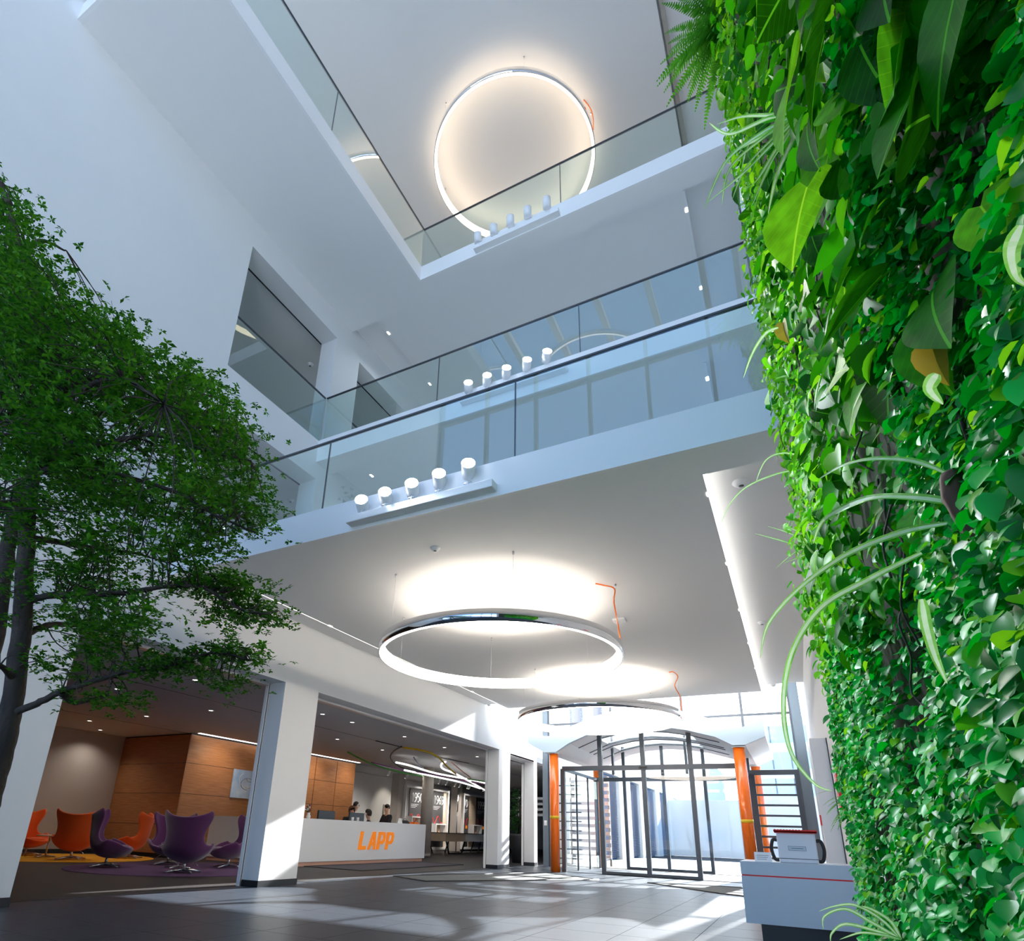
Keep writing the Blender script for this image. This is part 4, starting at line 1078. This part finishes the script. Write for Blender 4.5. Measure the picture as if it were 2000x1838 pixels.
def merged(name, m, items, parent, protos):
    """items: (proto index, R 3x3, loc, scale)"""
    V_, F_ = [], []; off = 0
    for pi, R_, lo, sc in items:
        vs, fs = protos[pi]; V_.append(vs @ R_.T * sc + np.array(lo))
        F_ += [tuple(i + off for i in f) for f in fs]; off += len(vs)
    me = bpy.data.meshes.new(name); me.from_pydata(np.concatenate(V_).tolist(), [], F_); me.update()
    me.polygons.foreach_set('use_smooth', [True] * len(F_))
    o = bpy.data.objects.new(name, me); COL.objects.link(o); me.materials.append(m); o.parent = parent; o['kind'] = 'stuff'
    return o
lwall = empty('living_wall', (.42, 0, 0), 0, 'tall green living wall densely covered with leaves along the right edge', 'plants')
PE = 4.72
box('backing_panel', M['felt'], 0, .079, -1.5, PE, .35, 9.4, lwall)
box('trough', M['dark'], -.18, .079, -1.5, PE, 0, .35, lwall)
protos = [leaf_grid(1, .9, 'heart', .25, .18), leaf_grid(1, .78, 'heart', .4, .3), leaf_grid(1, .95, 'round', .3, .15), leaf_grid(1, .5, 'lance', .3, .25), leaf_grid(1, .66, 'heart', .2, .35)]
def rleaf(up=0.0, out=.9, spread=.8):
    n = Vector((-out + rnd.gauss(0, .25), -.25 + rnd.gauss(0, spread * .5), .25 + up + rnd.gauss(0, .45)))
    t = Vector((rnd.gauss(-.15, .35), rnd.gauss(-.1, .6), -1 + rnd.gauss(0, .45)))
    return frames(n, t)
def bump_x(y, z): return .075 * math.sin(y * 3.1 + z * 1.7) * math.sin(z * 2.3 - y * 1.1) + .04 * math.sin(y * 7 + z * 5)
# small glossy leaves on the lower part
items = []; itemsY = []
for k in range(25000):
    y = rnd.uniform(.55, PE + .03) if k < 14500 else rnd.uniform(.5, 1.9); z = rnd.uniform(.28, 2.45)
    lim = 1.75 + .25 * math.sin(y * 2.2) + .35 * rnd.random() + (.25 if y < 1.6 else 0)
    if z > lim: continue
    x = -.05 - .09 * rnd.random() ** .7 + bump_x(y, z) * .8
    sc = rnd.uniform(.026, .044) * (1.0 if y > 1.7 else .78)
    (items if rnd.random() < .9 else itemsY).append((rnd.choice([0, 2, 2, 4]), rleaf(.5, .7), (x, y, z), sc))
for k in range(2600):   # dense fringe at the far vertical edge
    y = PE + rnd.uniform(-.25, .10); z = rnd.uniform(.3, 8.8)
    x = rnd.uniform(-.16, .05)
    sc = rnd.uniform(.035, .075)
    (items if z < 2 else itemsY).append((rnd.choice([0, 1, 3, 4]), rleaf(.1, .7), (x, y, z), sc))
# medium heart leaves above
itemsM = []
for k in range(7600):
    y = rnd.uniform(.35, PE + .02); z = 1.65 + 7.5 * rnd.random() ** 1.25
    if z < 1.75 + .25 * math.sin(y * 2.2): continue
    x = -.04 - .12 * rnd.random() + bump_x(y, z)
    sc = rnd.uniform(.05, .10)
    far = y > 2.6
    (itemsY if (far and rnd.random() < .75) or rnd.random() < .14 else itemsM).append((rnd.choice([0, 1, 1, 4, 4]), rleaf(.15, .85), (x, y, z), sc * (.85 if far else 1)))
merged('small_foliage', M['leafC'], items, lwall, protos)
merged('bright_foliage', M['leafB'], itemsY, lwall, protos)
merged('dark_foliage', M['leafA'], itemsM, lwall, protos)
# the 300 largest leaves are single objects
lm = []
fine = [leaf_grid(1, .92, 'fine', .16, .15), leaf_grid(1, .72, 'fine', .12, .22), leaf_grid(1, .6, 'fine', .16, .28)]
for i in (0, 1, 2):
    for m_ in ('leafV', 'leafV', 'leafW'):
        vs, fs = fine[i]; me = bpy.data.meshes.new('leaf'); me.from_pydata(vs.tolist(), [], fs); me.update()
        me.polygons.foreach_set('use_smooth', [True] * len(fs)); me.materials.append(M[m_]); lm.append(me)
ly = bpy.data.meshes.new('leaf'); ly.from_pydata(protos[1][0].tolist(), [], protos[1][1]); ly.materials.append(M['yleaf'])
def big_leaf(me, R_, lo, sc):
    o = bpy.data.objects.new('leaf', me); COL.objects.link(o); o.parent = lwall
    o.matrix_local = Matrix.Translation(Vector(lo)) @ Matrix(R_.tolist()).to_4x4() @ Matrix.Scale(sc, 4)
    return o
nb = 0
while nb < 288:
    y = .5 + 3.0 * rnd.random() ** 1.3; z = rnd.uniform(1.35, 2.2 + 1.9 * y)
    if z < 1.85 and rnd.random() < .93: continue
    x = -.10 - .10 * rnd.random() + bump_x(y, z) * .9
    sc = rnd.uniform(.085, .145) * (1.4 if y < 1.4 and z > 1.7 else 1.0)
    if y < .8: x = max(x, -.13)
    big_leaf(rnd.choice(lm[:6]) if y < 1.9 else rnd.choice(lm), rleaf(.1, .95, .6), (x, y, z), sc); nb += 1
for (u, v, xx, sc, me, tx) in [(1645, 335, .24, .125, lm[0], -1), (1530, 180, .25, .10, lm[0], -1), (1690, 120, .25, .14, lm[3], -.6), (1500, 350, .25, .09, lm[0], -.2), (1700, 430, .26, .075, lm[0], -.3), (1925, 430, .27, .075, lm[2], -.8), (1590, 480, .25, .12, lm[3], -.5), (1445, 270, .26, .08, lm[2], -.2), (1795, 690, .26, .12, lm[3], -.7), (1530, 640, .22, .10, ly, -.2), (1825, 690, .27, .07, ly, -.3)]:
    p = at(u, v, 'x', xx)
    big_leaf(me, frames((-.75, -.62, -.1), (-.25, .5 * tx + .1, -.75)), (p.x - .42, p.y, p.z + sc * .3), sc)
# vines
mb = MB()
for k in range(70):
    y = rnd.uniform(.6, 4.5); z = rnd.uniform(1.2, 7); pts = [(-.10, y, z)]
    for s in range(5): pts.append((pts[-1][0] + rnd.uniform(-.03, .03), pts[-1][1] + rnd.uniform(-.12, .12), pts[-1][2] - rnd.uniform(.03, .10)))
    mb.tube(catm(pts, 3), .0028, 4)
mb.build('vine', M['bark'], lwall, kind='stuff')

# fern fronds
def frond(mb, p0, d, L, wd, droop=.5, n=26):
    d = Vector(d).normalized(); p = Vector(p0); side0 = d.cross(Vector((0, 0, 1))).normalized()
    for k in range(n):
        s = k / n; dd = (d - Vector((0, 0, droop * s * 1.6))).normalized(); p = p + dd * (L / n)
        w = wd * math.sin(math.pi * min(1, .12 + .88 * s)) ** .7 * (1 - .5 * s); nn = side0.cross(dd).normalized()
        for sg in (-1, 1):
            e = p + side0 * sg * w + dd * w * .35 - nn * 0; h = dd * (L / n) * .42
            mb.add([p - h, p + h, e + h * .4, e - h * .4], [(0, 1, 2, 3)])
def fern(p, n, L, label, dirs):
    t = empty('fern', p, 0, label, 'fern')
    for k in range(n):
        dx, dy, dz = dirs(k); mb = MB(); frond(mb, (0, 0, 0), (dx, dy, dz), L * rnd.uniform(.75, 1.1), L * .085, rnd.uniform(.5, .9))
        mb.build('frond', M['leafF'], t)
pf = at(1415, 55, 'x', .30)
fern((pf.x, pf.y, pf.z), 46, .62, 'fern with drooping fronds reaching out at the top of the plant wall', lambda k: (-.6 + rnd.gauss(0, .3), rnd.gauss(-.1, .6), rnd.uniform(-.8, .5)))
for (u, v, nm) in [(1690, 1400, 'small fern sprouting from the lower edge of the plant wall'), ]:
    p = at(1665, 1560, 'y', PE + .02); fern((.36, PE - .02, p.z), 12, .28, nm, lambda k: (-.5 + rnd.gauss(0, .3), rnd.uniform(.0, .6), rnd.uniform(-.3, .5)))

# spider plants: striped ribbon leaves
def ribbon(pts, w, parent, taper=True, m='spider'):
    P_ = catm(pts, 6); n = len(P_); out = [MB(), MB()]
    prev = None
    vs = []; 
    for i, p in enumerate(P_):
        t = (P_[min(i + 1, n - 1)] - P_[max(i - 1, 0)]).normalized(); view = Vector((.2, -1, -.3))
        s = t.cross(view).normalized(); s = (s + Vector((0, 0, .0))).normalized()
        f = i / (n - 1); ww = w * (min(1, .45 + 3 * f) * (1 - f ** 3) if taper else 1) + .0006
        nn = s.cross(t) * ww * .18
        vs.append([p - s * ww + nn, p - s * ww * .45, p + s * ww * .45, p + s * ww + nn])
    g = MB(); e = MB()
    for i in range(n - 1):
        a, b = vs[i], vs[i + 1]
        e.add([a[1], a[2], b[2], b[1]], [(0, 1, 2, 3)], True)
        g.add([a[0], a[1], b[1], b[0]], [(0, 1, 2, 3)], True); g.add([a[2], a[3], b[3], b[2]], [(0, 1, 2, 3)], True)
    o = e.build('leaf_blade', M['spider_w' if m == 'spider' else 'spider'], parent); g.build('leaf_margin', M['spider' if m == 'spider' else 'spider_w'], o)
def D(u, v, dist):
    d = MC.T @ np.array([(u - PX) / FPX, (v - PY) / FPX, 1.0]); d = d / np.linalg.norm(d)
    return Vector(np.array([0, 0, H]) + d * dist)
def spider(root, label, leaves, w=.009):
    t = empty('spider_plant', root, 0, label, 'plant')
    for lf in leaves:
        pts = [root] + lf
        ribbon([Vector(p) - Vector(root) for p in pts], .55 * w * rnd.uniform(.8, 1.15), t)
    return t
# upper cluster by the top gallery
d0 = at(1560, 205, 'x', .30).length
d0 = (at(1560, 215, 'x', .30) - Vector((0, 0, H))).length
root = D(1570, 215, d0)
ends = [[(1500, 232), (1425, 262), (1385, 240)], [(1480, 265), (1415, 320), (1375, 410)], [(1490, 270), (1425, 330), (1410, 400)], [(1500, 262), (1430, 300), (1400, 352)], [(1505, 275), (1455, 330), (1430, 390)],
        [(1520, 285), (1480, 350), (1452, 372)], [(1500, 290), (1450, 340), (1382, 395)], [(1530, 280), (1500, 330), (1470, 400)], [(1515, 250), (1465, 280), (1448, 330)], [(1510, 225), (1450, 228), (1400, 243)], [(1540, 290), (1515, 350), (1500, 420)]]
spider(root, 'striped spider plant arching out beside the top gallery', [[D(u, v, d0 * (1 + .03 * (i + 1))) for i, (u, v) in enumerate(e)] for e in ends], .016)
root = D(1520, 640, d0 * .95)
spider(root, 'single striped leaf curving down beside the middle gallery', [[D(1495, 652, d0 * .95), D(1470, 690, d0 * .95), D(1452, 738, d0 * .95)]], .010)
dm = (at(1840, 920, 'x', .27) - Vector((0, 0, H))).length
spider(D(1850, 925, dm), 'long striped blade arching left above the middle of the plant wall', [[D(1780, 900, dm * 1.05), D(1700, 897, dm * 1.12), D(1640, 912, dm * 1.2), D(1600, 935, dm * 1.25)]], .011)
spider(D(1890, 988, dm), 'pair of long pale blades bending down from the middle of the plant wall', [[D(1790, 972, dm * 1.05), D(1690, 975, dm * 1.15), D(1610, 1015, dm * 1.25), D(1588, 1062, dm * 1.3)]], .014)
spider(D(1850, 1022, dm), 'longest striped blade sweeping far left in front of the lobby ceiling', [[D(1760, 1040, dm * 1.05), D(1650, 1085, dm * 1.12), D(1560, 1150, dm * 1.2), D(1500, 1220, dm * 1.25), D(1485, 1285, dm * 1.3)]], .012)
spider(D(1800, 1080, dm), 'long striped blade curling down to the door pier', [[D(1700, 1130, dm * 1.05), D(1600, 1190, dm * 1.12), D(1545, 1280, dm * 1.2), D(1530, 1380, dm * 1.22), D(1545, 1470, dm * 1.25), D(1590, 1530, dm * 1.27), D(1625, 1545, dm * 1.3)]], .0105)
spider(D(1830, 730, dm * .95), 'broad striped blade hanging between the large leaves', [[D(1815, 760, dm * .95), D(1842, 790, dm * .95)]], .016)
spider(D(1800, 1170, dm), 'broad striped blade hanging over the small leaves', [[D(1808, 1220, dm), D(1825, 1280, dm), D(1850, 1335, dm)]], .017)
spider(D(1995, 440, .75), 'broad striped blade at the right edge curling beside the large leaves', [[D(1975, 490, .75), D(1985, 540, .76), D(2010, 560, .78)]], .012)
de = (at(1560, 905, 'x', .30) - Vector((0, 0, H))).length
spider(D(1575, 893, de), 'thin green stalk arching below the lowest gallery fascia', [[D(1530, 885, de), D(1495, 900, de), D(1475, 945, de)]], .010)
spider(D(1575, 915, de), 'long thin stalk drooping in front of the lobby ceiling recess', [[D(1520, 925, de), D(1460, 950, de), D(1425, 985, de), D(1410, 1020, de)]], .010)
rt = D(1590, 1075, de)
spider(rt, 'spider plantlet hanging free below the lowest gallery', [[D(1540, 1060, de), D(1475, 1042, de)], [D(1550, 1045, de), D(1500, 1028, de)], [D(1560, 1040, de), D(1525, 1025, de)], [D(1555, 1078, de), D(1515, 1110, de)], [D(1570, 1085, de), D(1530, 1100, de)], [D(1580, 1100, de), D(1572, 1120, de)]], .012)
db = 2.9
rb = D(1760, 1835, db)
spider(rb, 'spider plant at the foot of the plant wall with arching pale leaves', [[D(1700, 1800, db), D(1650, 1775, db), D(1610, 1790, db), D(1608, 1815, db)], [D(1720, 1795, db), D(1670, 1768, db), D(1630, 1770, db), D(1600, 1780, db)], [D(1700, 1815, db), D(1650, 1805, db), D(1625, 1822, db), D(1622, 1840, db)],
       [D(1720, 1825, db), D(1680, 1822, db), D(1640, 1835, db)], [D(1740, 1800, db), D(1700, 1775, db), D(1675, 1770, db)]], .010)
p = D(1875, 985, dm * .98)
t = empty('dry_leaf', p, 0, 'withered brown leaf hanging in the middle of the plant wall', 'leaf')
MB().tube(catm([(0, 0, .06), (-.005, .0, .0), (.012, .01, -.06), (.02, .02, -.12)], 5), [.006] + [.016] * 4 + [.012] * 5 + [.005] * 5 + [.001], 6).build('blade', M['brownleaf'], t)

# ------------------------------------------------------------------ indoor tree
NT = np.array([-.886, .463, 0.0]); C0 = np.array([-4.6, 2.4, 0.0])
def tp(u, v, off=0.0):
    d = MC.T @ np.array([(u - PX) / FPX, (v - PY) / FPX, 1.0]); c = np.array([0, 0, H])
    t = ((C0 - c) @ NT + off) / (d @ NT); return Vector(c + t * d)
tree = empty('indoor_tree', tp(-30, 1600), 0, 'tall indoor tree with layered small-leaved crown at the left edge', 'tree')
TB = Vector(tree.location)
def limb(name, pts, r0, r1, offs=None, n=10):
    P_ = catm([tp(u, v, o) - TB for (u, v, o) in pts], 6); m = len(P_)
    rad = [r0 + (r1 - r0) * i / (m - 1) for i in range(m)]
    P2 = [p + Vector((rnd.uniform(-1, 1), rnd.uniform(-1, 1), rnd.uniform(-.5, .5))) * .006 for p in P_]
    MB().tube(P2, rad, n).build(name, M['bark'], tree); return [p + TB for p in P_]
nodes = []
nodes += limb('trunk', [(-150, 1800, 0), (-90, 1700, 0), (-34, 1590, 0), (0, 1480, 0), (22, 1380, 0), (42, 1230, 0), (50, 1100, 0), (54, 1000, 0), (70, 900, .05), (95, 850, .1), (105, 720, .1), (60, 560, .1), (20, 420, .1)], .085, .03)
nodes += limb('trunk', [(-118, 1745, .02), (-85, 1640, .15), (-55, 1490, .3), (-20, 1300, .3), (0, 1180, .3), (18, 1060, .25), (40, 960, .2), (85, 900, .15), (98, 830, .1), (70, 640, .3), (30, 560, .4)], .075, .03)
BR = [[(10, 1400, 0), (70, 1375, -.1), (120, 1350, -.2), (170, 1335, -.3), (260, 1310, -.4), (340, 1300, -.5), (420, 1275, -.6), (490, 1290, -.7)],
      [(120, 1352, -.2), (150, 1372, -.1), (210, 1360, 0), (240, 1375, 0)],
      [(50, 1175, 0), (90, 1165, -.1), (150, 1160, -.3), (230, 1160, -.5), (330, 1145, -.6), (400, 1150, -.7), (470, 1190, -.8), (530, 1200, -.9)],
      [(48, 1240, 0), (100, 1220, .2), (160, 1225, .4), (240, 1240, .5)],
      [(60, 1050, 0), (120, 1060, .2), (180, 1070, .4), (260, 1080, .4), (330, 1100, .3)],
      [(80, 920, 0), (150, 910, -.2), (240, 930, -.5), (340, 960, -.7), (430, 1010, -.8), (500, 1040, -.9)],
      [(95, 840, .1), (180, 810, .3), (280, 800, .4), (380, 770, .5), (470, 790, .5)],
      [(90, 860, .1), (180, 870, -.3), (300, 850, -.7), (400, 880, -.9), (490, 900, -1.0)],
      [(105, 760, .1), (170, 740, .2), (250, 740, .3), (320, 770, .3), (390, 810, .2)],
      [(80, 660, .1), (140, 640, -.1), (200, 670, -.2), (250, 730, -.3)],
      [(40, 500, .1), (80, 470, .1), (130, 490, .1)],
      [(60, 560, .1), (20, 600, .5), (-40, 640, .8)],
      [(90, 780, .1), (30, 800, -.6), (-40, 850, -.9)],
      [(50, 1000, 0), (0, 980, -.4), (-50, 990, -.8)],
      [(30, 1330, 0), (0, 1300, -.2), (-40, 1280, -.3)],
      [(98, 800, .1), (160, 760, -.8), (240, 740, -1.2), (320, 790, -1.4)],
      [(90, 880, 0), (160, 960, .9), (240, 990, 1.2), (330, 1020, 1.2)],
      [(20, 400, .1), (0, 360, .1), (-10, 335, .1)]]
for b in BR: nodes += limb('branch', b, .028, .006, n=7)
NODES = np.array([list(p) for p in nodes])
# crown regions in the picture frame of the tree plane: (u0,v0,u1,v1) ellipses: centre, half sizes, number of clusters
lobes = [(10, 430, 55, 80, 22), (60, 520, 90, 70, 40), (120, 610, 120, 80, 55), (190, 700, 150, 75, 60), (60, 720, 110, 110, 50), (300, 750, 130, 70, 50), (380, 790, 110, 60, 45),
         (440, 850, 80, 55, 32), (250, 850, 200, 80, 75), (90, 850, 130, 110, 60), (420, 930, 95, 60, 40), (480, 1000, 50, 45, 18), (300, 960, 170, 60, 50), (180, 1000, 140, 60, 40), (380, 1060, 80, 40, 20),
         (250, 1070, 120, 35, 22), (160, 1120, 90, 30, 14), (200, 1190, 90, 55, 34), (240, 1240, 60, 30, 10), (430, 1140, 70, 22, 14), (480, 1180, 55, 40, 22), (520, 1200, 20, 18, 4), (350, 1140, 60, 16, 8),
         (170, 1270, 60, 30, 10), (300, 1300, 90, 18, 14), (410, 1290, 60, 22, 12), (470, 1280, 40, 16, 8), (430, 1330, 40, 22, 7), (190, 1365, 60, 16, 7), (90, 1300, 40, 24, 5), (20, 1000, 60, 60, 20), (10, 1180, 30, 60, 6), (20, 880, 60, 60, 22), (-20, 650, 60, 120, 30)]
ros = []; tw = MB()
for (cu, cv, hu, hv, n) in lobes:
    if cv < 900 and cu > 50: cu -= 22; hu *= .84
    if cv < 700: cv += 18
    for k in range(int(n * 1.15)):
        th = rnd.uniform(0, 6.283); r = math.sqrt(rnd.random()); u = cu + hu * r * math.cos(th); v = cv + hv * r * math.sin(th)
        dense = hu * hv > 3500
        off = rnd.gauss(0, .7 if dense else .25) + (-.5 if u > 350 and not dense else 0)
        if not dense:
            off = -.5 * min(1, u / 400) + rnd.gauss(0, .18)
        c = np.array(tp(u, v, off))
        j = int(np.argmin(((NODES - c) ** 2).sum(1))); a = Vector(NODES[j]); b = Vector(c)
        mid = (a + b) / 2 + Vector((rnd.uniform(-.06, .06), rnd.uniform(-.06, .06), rnd.uniform(-.02, .08)))
        tw.tube([p - TB for p in catm([a, mid, b], 3)], [.007, .006, .005, .0045, .004, .003, .002], 4, cap=False)
        for q in range(rnd.randint(11, 18)):
            p = c + np.array([rnd.gauss(0, .11), rnd.gauss(0, .11), rnd.gauss(0, .035)])
            ros.append(p)
        e = Vector((rnd.gauss(0, .1), rnd.gauss(0, .1), rnd.gauss(0, .03)))
        tw.tube([b - TB, b + e - TB], [.002, .001], 3, cap=False)
tw.build('twigs', M['bark'], tree, kind='stuff')
lp = leaf_grid(1, .5, 'lance', .2, .15); lp = (lp[0], lp[1])
V4 = np.array([[0, 0, 0], [-.24, .55, .04], [.24, .55, .04], [0, 1.0, -.06], [0, .5, 0]]); F4 = [(0, 4, 1), (0, 2, 4), (1, 4, 3), (4, 2, 3)]
Vs, Fs, off = [], [], 0
for p in ros:
    n_l = rnd.randint(5, 7); a0 = rnd.uniform(0, 6.283); tilt = Vector((rnd.gauss(0, .35), rnd.gauss(0, .35), 1)).normalized()
    for k in range(n_l):
        a = a0 + k * 6.283 / n_l + rnd.gauss(0, .2); d = Vector((math.cos(a), math.sin(a), rnd.uniform(-.05, .5)))
        R_ = frames(tilt + Vector((rnd.gauss(0, .3), rnd.gauss(0, .3), 0)), d); sc = rnd.uniform(.028, .048)
        Vs.append(V4 @ R_.T * sc + p - np.array(TB)); Fs += [tuple(i + off for i in f) for f in F4]; off += 5
me = bpy.data.meshes.new('foliage'); me.from_pydata(np.concatenate(Vs).tolist(), [], Fs); me.update(); me.materials.append(M['leafT'])
o = bpy.data.objects.new('foliage', me); COL.objects.link(o); o.parent = tree; o['kind'] = 'stuff'
# planter under the tree (below the frame)
PC = tp(-290, 1800)
pl = empty('tree_planter', (PC.x, PC.y, 0), 0, 'dark planter box holding the indoor tree', 'planter')
box('shell', M['pot'], -.32, .32, -.32, .32, 0, .3, pl, bevel=.01); box('soil', M['bark'], -.3, .3, -.3, .3, .3, .305, pl)
MB().tube([(0, 0, .3), tuple(tp(-150, 1800) - Vector((PC.x, PC.y, 0)))], [.1, .085], 10).build('root_flare', M['bark'], pl)
